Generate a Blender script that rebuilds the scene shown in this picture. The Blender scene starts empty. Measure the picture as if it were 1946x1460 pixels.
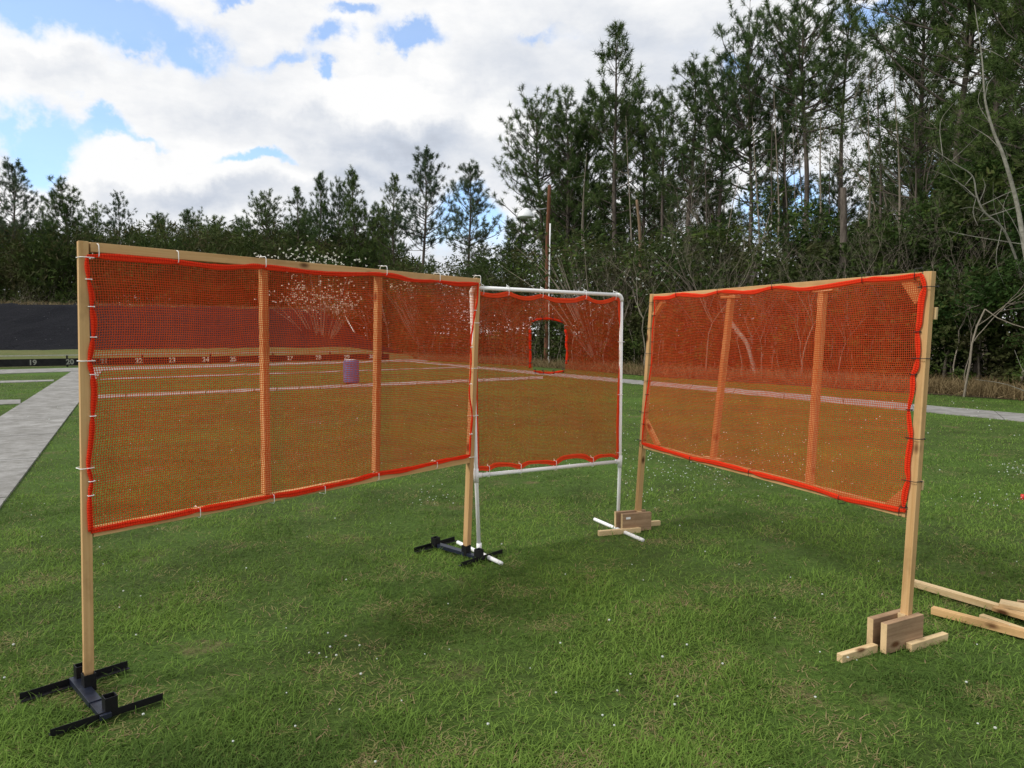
import bpy, bmesh, math, random
import numpy as np
from mathutils import Vector, Matrix
R = math.radians
random.seed(7); RS = np.random.RandomState(11)
S = bpy.context.scene; COL = S.collection

# ------------------------------------------------------------ camera, sky, sun, exposure
F = 1380.0; CH = 1.46; PIT = math.atan(94 / F)
cam = bpy.data.cameras.new('camera'); cam.sensor_width = 36; cam.lens = 36 * F / 1946
cam.clip_end = 2000; cam.clip_start = .05
co = bpy.data.objects.new('camera', cam); COL.objects.link(co)
co.location = (0, 0, CH); co.rotation_euler = (R(90) - PIT, 0, 0); S.camera = co
S.render.resolution_x = 1024; S.render.resolution_y = 768
S.view_settings.view_transform = 'Standard'; S.view_settings.look = 'None'
S.view_settings.exposure = 0.0; S.view_settings.gamma = 1

SUN_AZ, SUN_EL = R(-112), R(42)      # azimuth from +Y, positive to the right
sl = bpy.data.lights.new('sun', 'SUN'); sl.energy = 2.6; sl.angle = R(11); sl.color = (1, .95, .87)
so = bpy.data.objects.new('sun', sl); COL.objects.link(so)
sd = Vector((math.sin(SUN_AZ) * math.cos(SUN_EL), math.cos(SUN_AZ) * math.cos(SUN_EL), math.sin(SUN_EL)))
so.rotation_euler = sd.to_track_quat('Z', 'Y').to_euler(); so.location = sd * 50

def ray(u, v):
    a = (u - 973) / F; b = (730 - v) / F
    return np.array([a, math.cos(PIT) + b * math.sin(PIT), -math.sin(PIT) + b * math.cos(PIT)])
C0 = np.array([0, 0, CH])
def G(u, v, z=0.0):
    d = ray(u, v); return C0 + d * ((z - CH) / d[2])
def atY(u, v, Y):
    d = ray(u, v); return C0 + d * (Y / d[1])
class Pl:
    def __init__(s, a, b):
        s.a = np.array(a, float); s.t = np.array(b, float) - s.a; s.t[2] = 0; s.t /= np.linalg.norm(s.t)
        s.n = np.array([s.t[1], -s.t[0], 0.0])
        if np.dot(s.n, C0 - s.a) < 0: s.n = -s.n           # towards the viewer's side
    def X(s, u, v, off=0.0):
        d = ray(u, v); a = s.a + s.n * off
        return C0 + d * (np.dot(a - C0, s.n) / np.dot(d, s.n))

# ---- world: Nishita sky with procedural clouds laid out by direction
W = bpy.data.worlds.new('World'); S.world = W; W.use_nodes = True
nt = W.node_tree; nt.nodes.clear()
def N(t, **k):
    n = nt.nodes.new(t)
    for a, b in k.items(): setattr(n, a, b)
    return n
def lk(a, b): nt.links.new(a, b)
def M(op, a, b=None, c=None, clamp=False):
    n = N('ShaderNodeMath', operation=op, use_clamp=clamp)
    for i, x in enumerate((a, b, c)):
        if x is None: continue
        if isinstance(x, (int, float)): n.inputs[i].default_value = x
        else: lk(x, n.inputs[i])
    return n.outputs[0]
tc = N('ShaderNodeTexCoord'); sep = N('ShaderNodeSeparateXYZ'); lk(tc.outputs['Generated'], sep.inputs[0])
def noise(scale, detail, rough=.55, off=(0, 0, 0), sc=(1, 1, 1), dist=0):
    mp = N('ShaderNodeMapping'); lk(tc.outputs['Generated'], mp.inputs[0])
    mp.inputs['Location'].default_value = off; mp.inputs['Scale'].default_value = sc
    n = N('ShaderNodeTexNoise'); lk(mp.outputs[0], n.inputs['Vector'])
    n.inputs['Scale'].default_value = scale; n.inputs['Detail'].default_value = detail
    n.inputs['Roughness'].default_value = rough; n.inputs['Distortion'].default_value = dist
    return n.outputs[0]
az = M('MULTIPLY', M('ARCTAN2', sep.outputs[0], sep.outputs[1]), 57.2958)
el = M('MULTIPLY', M('ARCSINE', sep.outputs[2]), 57.2958)
w1 = M('SUBTRACT', noise(7, 6, .6, (3, 1, 2)), .5); w2 = M('SUBTRACT', noise(7, 6, .6, (9, 4, 7)), .5)
azw = M('ADD', az, M('MULTIPLY', w1, 13)); elw = M('ADD', el, M('MULTIPLY', w2, 10))
def blob(u, v, ru, rv, amp):
    d = ray(u, v); a = math.degrees(math.atan2(d[0], d[1])); e = math.degrees(math.asin(d[2] / np.linalg.norm(d)))
    ka = math.cos(math.radians(a)) ** 2 / F * 57.3; ke = math.cos(math.radians(a)) / F * 57.3
    x = M('DIVIDE', M('SUBTRACT', azw, a), max(ru * ka, .2)); y = M('DIVIDE', M('SUBTRACT', elw, e), max(rv * ke, .2))
    q = M('ADD', M('MULTIPLY', x, x), M('MULTIPLY', y, y))
    return M('MULTIPLY', M('POWER', 2.718, M('MULTIPLY', q, -1)), amp)
def total(lst):
    t = blob(*lst[0])
    for l in lst[1:]: t = M('ADD', t, blob(*l))
    return t
gaps = [(120, 22, 190, 46, 1.25), (40, 262, 95, 52, 1.15), (215, 235, 80, 20, .7), (345, 85, 50, 28, .62), (240, 97, 30, 16, .5),
        (610, 72, 40, 26, .8), (635, 5, 50, 14, .8), (435, 3, 40, 14, .7), (755, 62, 60, 18, .75), (460, 300, 70, 15, .85),
        (520, 108, 60, 13, .45), (612, 140, 22, 14, .75), (880, 430, 70, 50, .9), (1480, 360, 90, 60, .7), (1690, 12, 70, 24, .6),
        (1390, 130, 34, 16, .5), (1020, 75, 45, 12, .35), (1800, 330, 90, 60, .6), (1560, 420, 60, 50, .7), (330, 250, 40, 10, .4)]
cov = M('SUBTRACT', M('ADD', .78, M('MULTIPLY', M('SUBTRACT', noise(3.2, 9, .62, (1, 5, 2), (1, 1, 1.9)), .5), .95)), total(gaps))
mr = N('ShaderNodeMapRange', interpolation_type='SMOOTHSTEP'); lk(cov, mr.inputs[0])
mr.inputs[1].default_value = .16; mr.inputs[2].default_value = .68; mr.inputs[3].default_value = .22
darks = [(400, 385, 190, 38, .34), (800, 265, 190, 40, .36), (560, 250, 130, 26, .14), (1010, 110, 170, 60, .20), (100, 145, 120, 18, .12),
         (1240, 200, 200, 90, .14), (700, 345, 120, 24, .25), (1330, 60, 160, 50, .12), (1000, 330, 120, 40, .2), (430, 215, 120, 18, .1)]
lights = [(250, 315, 170, 38, .30), (740, 185, 150, 45, .22), (560, 345, 60, 16, .2), (130, 85, 90, 28, .15), (940, 205, 60, 30, .12), (560, 60, 130, 40, .1), (1100, 240, 100, 60, .1)]
br = M('ADD', M('SUBTRACT', M('ADD', .93, M('MULTIPLY', M('SUBTRACT', noise(5.5, 9, .6, (6, 2, 8), (1, 1, 2.2)), .5), .95)), total(darks)), total(lights))
br = M('MAXIMUM', M('MINIMUM', br, 1.12), .3)
ramp = N('ShaderNodeValToRGB'); cr = ramp.color_ramp
cr.elements[0].position = .25; cr.elements[0].color = (.36, .40, .48, 1)
cr.elements[1].position = 1.0; cr.elements[1].color = (1, 1, 1, 1)
e_ = cr.elements.new(.6); e_.color = (.62, .67, .76, 1)
lk(br, ramp.inputs[0])
sky = N('ShaderNodeTexSky', sky_type='NISHITA'); sky.sun_disc = False
sky.sun_elevation = SUN_EL; sky.sun_rotation = SUN_AZ; sky.air_density = 1.0; sky.dust_density = .6; sky.ozone_density = 1.2
b1 = N('ShaderNodeBackground'); b1.inputs[1].default_value = .15
vm = N('ShaderNodeMix', data_type='RGBA', blend_type='MULTIPLY'); vm.inputs[0].default_value = 1; vm.inputs[7].default_value = (1.15, 1.45, 1.75, 1)
lk(sky.outputs[0], vm.inputs[6]); lk(vm.outputs[2], b1.inputs[0])
b2 = N('ShaderNodeBackground'); lk(ramp.outputs[0], b2.inputs[0]); b2.inputs[1].default_value = 1.0
mx = N('ShaderNodeMixShader'); lk(mr.outputs[0], mx.inputs[0]); lk(b1.outputs[0], mx.inputs[1]); lk(b2.outputs[0], mx.inputs[2])
wo = N('ShaderNodeOutputWorld'); lk(mx.outputs[0], wo.inputs[0])

# ------------------------------------------------------------ materials
def newmat(name):
    m = bpy.data.materials.new(name); m.use_nodes = True; t = m.node_tree; t.nodes.clear()
    return m, t
def nd(t, ty, **k):
    n = t.nodes.new(ty)
    for a, b in k.items(): setattr(n, a, b)
    return n
def noi(t, vec, scale, detail=4, rough=.6, sc=None, off=None):
    if sc or off is not None:
        mp = nd(t, 'ShaderNodeMapping')
        if vec: t.links.new(vec, mp.inputs[0])
        if sc: mp.inputs['Scale'].default_value = sc
        if off is not None and not isinstance(off, tuple): t.links.new(off, mp.inputs['Location'])
        vec = mp.outputs[0]
    n = nd(t, 'ShaderNodeTexNoise'); n.inputs['Scale'].default_value = scale
    n.inputs['Detail'].default_value = detail; n.inputs['Roughness'].default_value = rough
    if vec: t.links.new(vec, n.inputs['Vector'])
    return n.outputs[0]
def rmp(t, fac, stops):
    r = nd(t, 'ShaderNodeValToRGB'); c = r.color_ramp
    while len(c.elements) < len(stops): c.elements.new(.5)
    for e, (p, col) in zip(c.elements, stops): e.position = p; e.color = (*col, 1)
    t.links.new(fac, r.inputs[0]); return r.outputs[0]
def mix(t, fac, a, b, mode='MIX'):
    n = nd(t, 'ShaderNodeMix', data_type='RGBA', blend_type=mode)
    for i, x in ((0, fac), (6, a), (7, b)):
        if isinstance(x, (int, float)): n.inputs[i].default_value = x
        elif isinstance(x, tuple): n.inputs[i].default_value = (*x, 1)
        else: t.links.new(x, n.inputs[i])
    return n.outputs[2]
def finish(t, color, rough=.7, bump=None, bs=.3, bd=.01, spec=.3, metal=0, trans=0, tcol=None):
    p = nd(t, 'ShaderNodeBsdfPrincipled'); o = nd(t, 'ShaderNodeOutputMaterial')
    if isinstance(color, tuple): p.inputs['Base Color'].default_value = (*color, 1)
    else: t.links.new(color, p.inputs['Base Color'])
    if isinstance(rough, (int, float)): p.inputs['Roughness'].default_value = rough
    else: t.links.new(rough, p.inputs['Roughness'])
    p.inputs['Specular IOR Level'].default_value = spec; p.inputs['Metallic'].default_value = metal
    if bump is not None:
        b = nd(t, 'ShaderNodeBump'); b.inputs['Strength'].default_value = bs; b.inputs['Distance'].default_value = bd
        t.links.new(bump, b.inputs['Height']); t.links.new(b.outputs[0], p.inputs['Normal'])
    if trans:
        tr = nd(t, 'ShaderNodeBsdfTranslucent'); tcol = tcol or color
        if isinstance(tcol, tuple): tr.inputs[0].default_value = (*tcol, 1)
        else: t.links.new(tcol, tr.inputs[0])
        m = nd(t, 'ShaderNodeMixShader'); m.inputs[0].default_value = trans
        t.links.new(p.outputs[0], m.inputs[1]); t.links.new(tr.outputs[0], m.inputs[2]); t.links.new(m.outputs[0], o.inputs[0])
    else: t.links.new(p.outputs[0], o.inputs[0])
    return p
def coord(t, k='Object'): return nd(t, 'ShaderNodeTexCoord').outputs[k]
def wood(name, light, dark, knot=(.12, .05, .02), knots=True):
    m, t = newmat(name); v = coord(t); oi = nd(t, 'ShaderNodeObjectInfo')
    cx = nd(t, 'ShaderNodeCombineXYZ')
    mu = nd(t, 'ShaderNodeMath', operation='MULTIPLY'); t.links.new(oi.outputs['Random'], mu.inputs[0]); mu.inputs[1].default_value = 37
    for i in range(3): t.links.new(mu.outputs[0], cx.inputs[i])
    g = noi(t, v, 1, 5, .65, (70, 70, 1.6), cx.outputs[0]); g2 = noi(t, v, 1, 3, .5, (9, 9, 2.5), cx.outputs[0])
    c = rmp(t, g, [(.32, dark), (.62, light)])
    c = mix(t, g2, c, mix(t, .5, c, dark), 'MIX')
    if knots:
        mp = nd(t, 'ShaderNodeMapping'); mp.inputs['Scale'].default_value = (9, 9, 4.2)
        t.links.new(v, mp.inputs[0]); t.links.new(cx.outputs[0], mp.inputs['Location'])
        vo = nd(t, 'ShaderNodeTexVoronoi'); vo.inputs['Scale'].default_value = 1; t.links.new(mp.outputs[0], vo.inputs['Vector'])
        k = rmp(t, vo.outputs['Distance'], [(.07, (1, 1, 1)), (.17, (0, 0, 0))])
        c = mix(t, k, c, knot)
    sp_ = nd(t, 'ShaderNodeSeparateXYZ'); t.links.new(coord(t, 'Normal'), sp_.inputs[0])
    ab = nd(t, 'ShaderNodeMath', operation='ABSOLUTE'); t.links.new(sp_.outputs[2], ab.inputs[0])
    c = mix(t, rmp(t, ab.outputs[0], [(.8, (0, 0, 0)), (.95, (1, 1, 1))]), c, mix(t, g2, (.72, .55, .33), (.58, .40, .20)))
    dn = noi(t, v, 1, 5, .7, (5, 5, 3), cx.outputs[0]); c = mix(t, rmp(t, dn, [(.52, (0, 0, 0)), (.75, (.55, .55, .55))]), c, tuple(x * .45 for x in dark))
    b_ = rmp(t, oi.outputs['Random'], [(0, (.82, .80, .78)), (1, (1.0, 1.0, 1.0))])
    c = mix(t, 1.0, c, b_, 'MULTIPLY')
    finish(t, c, .75, g, .25, .004, .2); return m
M_pine = wood('pine_lumber', (.68, .46, .23), (.52, .31, .13))
M_pale = wood('pale_lumber', (.80, .64, .40), (.62, .44, .22))
M_ply = wood('weathered_board', (.46, .31, .19), (.27, .17, .10))
def plain(name, col, rough=.5, spec=.4, metal=0, var=.15, sc=30, bs=.1):
    m, t = newmat(name); n = noi(t, coord(t), sc, 4)
    c = rmp(t, n, [(.3, tuple(x * (1 - var) for x in col)), (.7, col)])
    finish(t, c, rough, n, bs, .003, spec, metal); return m
M_pvc = plain('white_pvc', (.86, .87, .88), .35, .4, var=.04, sc=12, bs=.02)
M_steel = plain('black_painted_steel', (.008, .008, .010), .5, .25, var=.4, sc=60)
M_steelb = plain('worn_blue_black_steel', (.022, .028, .050), .36, .4, .2, var=.6, sc=25)
M_wt = plain('white_nylon', (.85, .85, .85), .4, var=.05)
M_bt = plain('black_nylon', (.012, .012, .012), .4, var=.2)
M_red = plain('red_plastic', (.6, .03, .02), .35)
m, t = newmat('orange_net_strand'); n = noi(t, coord(t, 'Object'), 5, 3)
M_net = m; c = rmp(t, n, [(.3, (.60, .085, .030)), (.7, (.72, .130, .040))])
finish(t, c, .5, spec=.2, trans=.30, tcol=(.70, .10, .02))
o_ = [n for n in t.nodes if n.type == 'OUTPUT_MATERIAL'][0]; src = o_.inputs[0].links[0].from_socket
tp_ = nd(t, 'ShaderNodeBsdfTransparent'); tp_.inputs[0].default_value = (1, .80, .40, 1)
ms = nd(t, 'ShaderNodeMixShader'); ms.inputs[0].default_value = .52
t.links.new(src, ms.inputs[1]); t.links.new(tp_.outputs[0], ms.inputs[2]); t.links.new(ms.outputs[0], o_.inputs[0])
m, t = newmat('orange_webbing'); M_hem = m
uv = nd(t, 'ShaderNodeUVMap').outputs[0]
wv = nd(t, 'ShaderNodeTexWave', wave_type='BANDS', bands_direction='X'); wv.inputs['Scale'].default_value = 31; wv.inputs['Distortion'].default_value = .6
t.links.new(uv, wv.inputs['Vector'])
wv2 = nd(t, 'ShaderNodeTexWave', wave_type='BANDS', bands_direction='Y'); wv2.inputs['Scale'].default_value = 1.1; t.links.new(uv, wv2.inputs['Vector'])
hh = mix(t, .4, wv.outputs[0], wv2.outputs[0])
c = rmp(t, hh, [(.08, (.62, .026, .008)), (.35, (1.0, .070, .020))])
finish(t, c, .75, hh, 1.0, .004, .12, trans=.4, tcol=(1, .09, .02))
M_hem2 = M_hem.copy(); M_hem2.name = 'light_orange_webbing'
for n in M_hem2.node_tree.nodes:
    if n.type == 'VALTORGB': n.color_ramp.elements[0].color = (.80, .055, .015, 1); n.color_ramp.elements[1].color = (1, .13, .04, 1)
    if n.type == 'BSDF_TRANSLUCENT': n.inputs[0].default_value = (1, .16, .05, 1)
def foliage(name, a, b, trans=.3, hi=None, olive=None):
    m, t = newmat(name); at = nd(t, 'ShaderNodeAttribute', attribute_name='tint'); oi = nd(t, 'ShaderNodeObjectInfo')
    c = rmp(t, at.outputs['Fac'], [(0, a), (.75, b), (1, hi or b)])
    k = rmp(t, oi.outputs['Random'], [(0, (.78, .85, .86)), (1, (1.12, 1.05, .95))])
    c = mix(t, 1.0, c, k, 'MULTIPLY')
    if olive:
        n = noi(t, coord(t), .32, 4, .65); c = mix(t, rmp(t, n, [(.44, (0, 0, 0)), (.62, (.85, .85, .85))]), c, olive)
        n = noi(t, coord(t), .21, 3, .6, None); n2 = noi(t, coord(t), .55, 3, .6, (1, 1, 2)); c = mix(t, rmp(t, n2, [(.52, (0, 0, 0)), (.68, (.8, .8, .8))]), c, (.075, .115, .022))
    finish(t, c, .7, spec=.08, trans=trans); return m
M_need = foliage('pine_needles', (.034, .062, .022), (.095, .150, .048), .25, (.14, .19, .065))
M_needb = foliage('bluish_pine_needles', (.035, .060, .036), (.085, .130, .070), .25)
M_leaf = foliage('broad_leaves', (.020, .042, .012), (.060, .105, .026), .3, (.11, .15, .03))
M_under = foliage('undergrowth_leaves', (.020, .036, .011), (.050, .082, .022), .25, (.10, .12, .03), (.075, .062, .032))
M_flow = foliage('white_petals', (.75, .73, .66), (.85, .84, .80), .3)
M_dry = foliage('dry_stalks', (.13, .09, .045), (.30, .23, .13), .2)
M_blade = foliage('grass_blades', (.076, .138, .032), (.192, .320, .062), .35, (.36, .26, .17))
def bark(name, a, b, sc=(6, 6, 1.4)):
    m, t = newmat(name); v = coord(t); n = noi(t, v, 2.2, 6, .7, sc)
    finish(t, rmp(t, n, [(.3, a), (.7, b)]), .9, n, .7, .03, .1); return m
M_bark = bark('pine_bark', (.055, .045, .038), (.16, .135, .115))
M_twig = bark('grey_twigs', (.15, .13, .10), (.30, .26, .21))
M_white_bark = bark('pale_grey_bark', (.13, .125, .10), (.30, .29, .25), (3, 3, 5))
M_pole = bark('weathered_pole_wood', (.075, .035, .022), (.19, .085, .05), (14, 14, .8))
def ground_mat(name, fn):
    m, t = newmat(name); v = coord(t); c, b, bs, bd = fn(t, v); finish(t, c, .9, b, bs, bd, .15); return m
def f_lawn(t, v):
    big = noi(t, v, .35, 4); mid = noi(t, v, 2.2, 5, .65); fine = noi(t, v, 30, 5, .7)
    c = rmp(t, mid, [(.30, (.050, .072, .018)), (.55, (.070, .120, .024)), (.75, (.120, .115, .052))])
    c = mix(t, rmp(t, big, [(.45, (0, 0, 0)), (.7, (1, 1, 1))]), c, (.085, .165, .026))
    br_ = rmp(t, noi(t, v, 1.1, 6, .7), [(.60, (0, 0, 0)), (.72, (.75, .75, .75))])
    c = mix(t, br_, c, (.20, .14, .085))
    c = mix(t, 1.0, c, rmp(t, fine, [(.3, (.55, .55, .5)), (.7, (1.35, 1.35, 1.3))]), 'MULTIPLY')
    return c, fine, .9, .04
M_lawn = ground_mat('lawn_turf', f_lawn)
def f_conc(t, v):
    a = noi(t, v, .8, 6, .65); f = noi(t, v, 40, 5, .7); s = noi(t, v, 3.5, 5, .7)
    c = rmp(t, a, [(.3, (.25, .245, .235)), (.7, (.37, .365, .355))])
    c = mix(t, rmp(t, s, [(.40, (0, 0, 0)), (.62, (.8, .8, .8))]), c, (.17, .165, .15))
    c = mix(t, 1.0, c, rmp(t, f, [(.3, (.85, .85, .85)), (.7, (1.08, 1.08, 1.08))]), 'MULTIPLY')
    return c, f, .3, .006
M_conc = ground_mat('concrete', f_conc)
def f_mulch(t, v):
    a = noi(t, v, 9, 6, .75); b = noi(t, v, 1.2, 4)
    c = rmp(t, a, [(.3, (.004, .0045, .007)), (.62, (.015, .0165, .024)), (.8, (.05, .053, .062))])
    vo = nd(t, 'ShaderNodeTexVoronoi'); vo.inputs['Scale'].default_value = 2.6; t.links.new(v, vo.inputs['Vector'])
    c = mix(t, rmp(t, vo.outputs['Distance'], [(.035, (1, 1, 1)), (.06, (0, 0, 0))]), c, (.28, .29, .30))
    return c, a, 1.0, .25
M_mulch = ground_mat('black_rubber_mulch', f_mulch)
def f_dry(t, v):
    a = noi(t, v, 6, 6, .75); b = noi(t, v, .8, 4)
    return mix(t, b, rmp(t, a, [(.3, (.11, .10, .04)), (.7, (.22, .20, .09))]), (.09, .13, .035)), a, 1, .1
M_dryg = ground_mat('dry_grass_slope', f_dry)
def f_litter(t, v):
    a = noi(t, v, 7, 6, .75); return rmp(t, a, [(.3, (.03, .022, .012)), (.7, (.12, .085, .05))]), a, 1, .1
M_litter = ground_mat('leaf_litter', f_litter)
def f_board(t, v):
    a = noi(t, v, 3, 6, .7); return rmp(t, a, [(.3, (.010, .010, .012)), (.75, (.035, .034, .036))]), a, .3, .01
M_board = ground_mat('black_board_paint', f_board)
M_num = plain('stencil_paint', (.38, .38, .34), .8, .1, var=.45, sc=25)
M_num2 = plain('fresh_stencil_paint', (.80, .80, .72), .8, .1, var=.25, sc=25)
M_capm = plain('pale_rail_paint', (.5, .5, .47), .8, .1, var=.3, sc=8)
M_barrel = plain('blue_grey_plastic', (.06, .14, .34), .5, .35, var=.12, sc=5)
M_lid = plain('white_plastic', (.75, .77, .8), .5, .35, var=.1, sc=5)
M_lampg = plain('lamp_glass', (.75, .78, .8), .3, .5, var=.05)
M_metal = plain('grey_metal', (.35, .36, .37), .45, .5, .6)

# ------------------------------------------------------------ builders
def tag(o, label=None, cat=None, group=None, kind=None):
    if label: o['label'] = label
    if cat: o['category'] = cat
    if group: o['group'] = group
    if kind: o['kind'] = kind
    return o
def empty(name, loc, label, cat, group=None, rz=0):
    o = bpy.data.objects.new(name, None); COL.objects.link(o); o.location = tuple(loc); o.rotation_euler.z = rz
    o.empty_display_size = .2; return tag(o, label, cat, group)
def npmesh(name, V, faces, tint=None, smooth=False, uv=None):
    """faces: list of (n,k) int arrays"""
    me = bpy.data.meshes.new(name); V = np.asarray(V, np.float32)
    me.vertices.add(len(V)); me.vertices.foreach_set('co', V.ravel())
    faces = [np.asarray(f, np.int32) for f in faces if len(f)]
    idx = np.concatenate([f.ravel() for f in faces]); cnt = np.concatenate([np.full(len(f), f.shape[1]) for f in faces])
    st = np.concatenate([[0], np.cumsum(cnt)[:-1]]).astype(np.int32)
    me.loops.add(len(idx)); me.loops.foreach_set('vertex_index', idx)
    me.polygons.add(len(cnt)); me.polygons.foreach_set('loop_start', st); me.polygons.foreach_set('loop_total', cnt.astype(np.int32))
    if tint is not None:
        a = me.attributes.new('tint', 'FLOAT', 'POINT'); a.data.foreach_set('value', np.asarray(tint, np.float32))
    if uv is not None:
        l = me.uv_layers.new(name='UVMap'); l.data.foreach_set('uv', np.asarray(uv, np.float32)[idx].ravel())
    me.update(calc_edges=True)
    me.polygons.foreach_set('use_smooth', np.full(len(cnt), bool(smooth)))
    return me
def link(name, me, m, parent=None, mw=None):
    if m is not None and not me.materials: me.materials.append(m)
    o = bpy.data.objects.new(name, me); COL.objects.link(o)
    if parent is not None: o.parent = parent
    if mw is not None:
        mw = Matrix(mw) if not isinstance(mw, Matrix) else mw
        if parent is not None:
            pm = Matrix.LocRotScale(parent.location, parent.rotation_euler, parent.scale)
            if parent.parent is not None:
                q = parent.parent; pm = Matrix.LocRotScale(q.location, q.rotation_euler, q.scale) @ parent.matrix_parent_inverse @ pm
            o.matrix_basis = pm.inverted() @ mw
        else: o.matrix_basis = mw
    return o
def wlink(name, me, m, parent):           # mesh given in world coordinates
    if parent is None: return link(name, me, m)
    me.transform(Matrix.Translation(-parent.location)); return link(name, me, m, parent)
def frame(p0, p1, nd_):
    z = Vector(p1) - Vector(p0); L = z.length; z.normalize(); y = Vector(nd_); y = (y - z * y.dot(z)).normalized(); x = y.cross(z)
    m = Matrix.Identity(4)
    for i in range(3): m[i][0] = x[i]; m[i][1] = y[i]; m[i][2] = z[i]; m[i][3] = p0[i]
    return m, L
def boxmesh(w, d, L, bev=.0015, w2=None, z0=0):
    w2 = w2 or w; bm = bmesh.new()
    vs = [bm.verts.new((sx * (w if z == z0 else w2) / 2, sy * d / 2, z)) for z in (z0, L) for sx, sy in ((-1, -1), (1, -1), (1, 1), (-1, 1))]
    for f in ((3, 2, 1, 0), (4, 5, 6, 7), (0, 1, 5, 4), (1, 2, 6, 5), (2, 3, 7, 6), (3, 0, 4, 7)): bm.faces.new([vs[i] for i in f])
    if bev: bmesh.ops.bevel(bm, geom=list(bm.edges), offset=bev, segments=2, affect='EDGES', profile=.5)
    me = bpy.data.meshes.new('board'); bm.to_mesh(me); bm.free(); return me
def beam(name, p0, p1, w, d, n, m, parent=None, bev=.0015):
    mw, L = frame(p0, p1, n); return link(name, boxmesh(w, d, L, bev), m, parent, mw)
def tube(P, r, n=12, cap=True, closed=False, ellip=None, nrm=None):
    """returns V, quads, caps, uv ; P (k,3)"""
    P = np.asarray(P, float); k = len(P); r = np.broadcast_to(np.asarray(r, float), (k,))
    T = np.gradient(P, axis=0) if not closed else np.roll(P, -1, 0) - np.roll(P, 1, 0)
    T /= np.linalg.norm(T, axis=1)[:, None] + 1e-12
    a = np.array(nrm, float) if nrm is not None else (np.array([0, 0, 1.]) if abs(T[0][2]) < .8 else np.array([1., 0, 0]))
    U = np.zeros((k, 3)); cur = a
    for i in range(k):
        cur = (a if nrm is not None else cur); c = cur - T[i] * np.dot(cur, T[i]); c /= np.linalg.norm(c) + 1e-12; U[i] = c; cur = c
    B = np.cross(T, U); th = np.arange(n) / n * 2 * math.pi
    rb = r if ellip is None else np.broadcast_to(np.asarray(ellip, float), (k,))
    V = P[:, None] + U[:, None] * (np.cos(th)[None, :, None] * rb[:, None, None]) + B[:, None] * (np.sin(th)[None, :, None] * r[:, None, None])
    i = np.arange(k if closed else k - 1)[:, None]; j = np.arange(n)[None]
    i2 = (i + 1) % k; j2 = (j + 1) % n
    Q = np.stack([i * n + j, i * n + j2, i2 * n + j2, i2 * n + j], -1).reshape(-1, 4)
    fs = [Q]
    if cap and not closed: fs += [np.arange(n)[::-1][None], (np.arange(n) + (k - 1) * n)[None]]
    s = np.concatenate([[0], np.cumsum(np.linalg.norm(np.diff(P, axis=0), axis=1))])
    uv = np.stack(np.broadcast_arrays(s[:, None], np.arange(n)[None] / n), -1).reshape(-1, 2)
    return V.reshape(-1, 3), fs, uv
class MB:
    def __init__(s): s.V = []; s.F = []; s.n = 0; s.uv = []
    def add(s, V, fs, uv=None):
        s.V.append(V); s.F += [f + s.n for f in fs]; s.n += len(V); s.uv.append(uv if uv is not None else np.zeros((len(V), 2)))
    def tube(s, *a, **k): s.add(*tube(*a, **k)); return s
    def mesh(s, name, smooth=True):
        by = {}
        for f in s.F: by.setdefault(f.shape[1], []).append(f)
        return npmesh(name, np.concatenate(s.V), [np.concatenate(v) for v in by.values()], smooth=smooth, uv=np.concatenate(s.uv))
def pipe(name, P, r, m, parent, n=16): return wlink(name, MB().tube(P, r, n).mesh(name), m, parent)
def smooth_flat_caps(me):
    return me

# ------------------------------------------------------------ ground and paths
def sheet(name, pts, z, m, thick=0, nx=1):
    P = [np.array(p, float) for p in pts]; bm = bmesh.new()
    vs = [bm.verts.new((p[0], p[1], z)) for p in P]; f = bm.faces.new(vs)
    if f.normal.z < 0: f.normal_flip()
    bmesh.ops.recalc_face_normals(bm, faces=bm.faces)
    if thick:
        r = bmesh.ops.extrude_face_region(bm, geom=[f]); 
        for v in r['geom']:
            if isinstance(v, bmesh.types.BMVert): v.co.z -= thick
        bmesh.ops.recalc_face_normals(bm, faces=bm.faces)
    me = bpy.data.meshes.new(name); bm.to_mesh(me); bm.free()
    return tag(link(name, me, m), kind='structure')
gq = 60
xs = np.concatenate([np.linspace(-600, -40, 8), np.linspace(-35, 35, 71), np.linspace(40, 600, 8)])
ys = np.concatenate([np.linspace(-60, -5, 5), np.linspace(-3, 60, 64), np.linspace(70, 900, 10)])
XX, YY = np.meshgrid(xs, ys)
V = np.stack([XX, YY, XX * 0], -1).reshape(-1, 3); nx = len(xs)
ii, jj = np.meshgrid(np.arange(len(ys) - 1), np.arange(nx - 1), indexing='ij'); a = (ii * nx + jj).ravel()
lawn = tag(link('lawn_ground', npmesh('lawn', V, [np.stack([a, a + 1, a + nx + 1, a + nx], -1)]), M_lawn), kind='structure')

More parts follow.
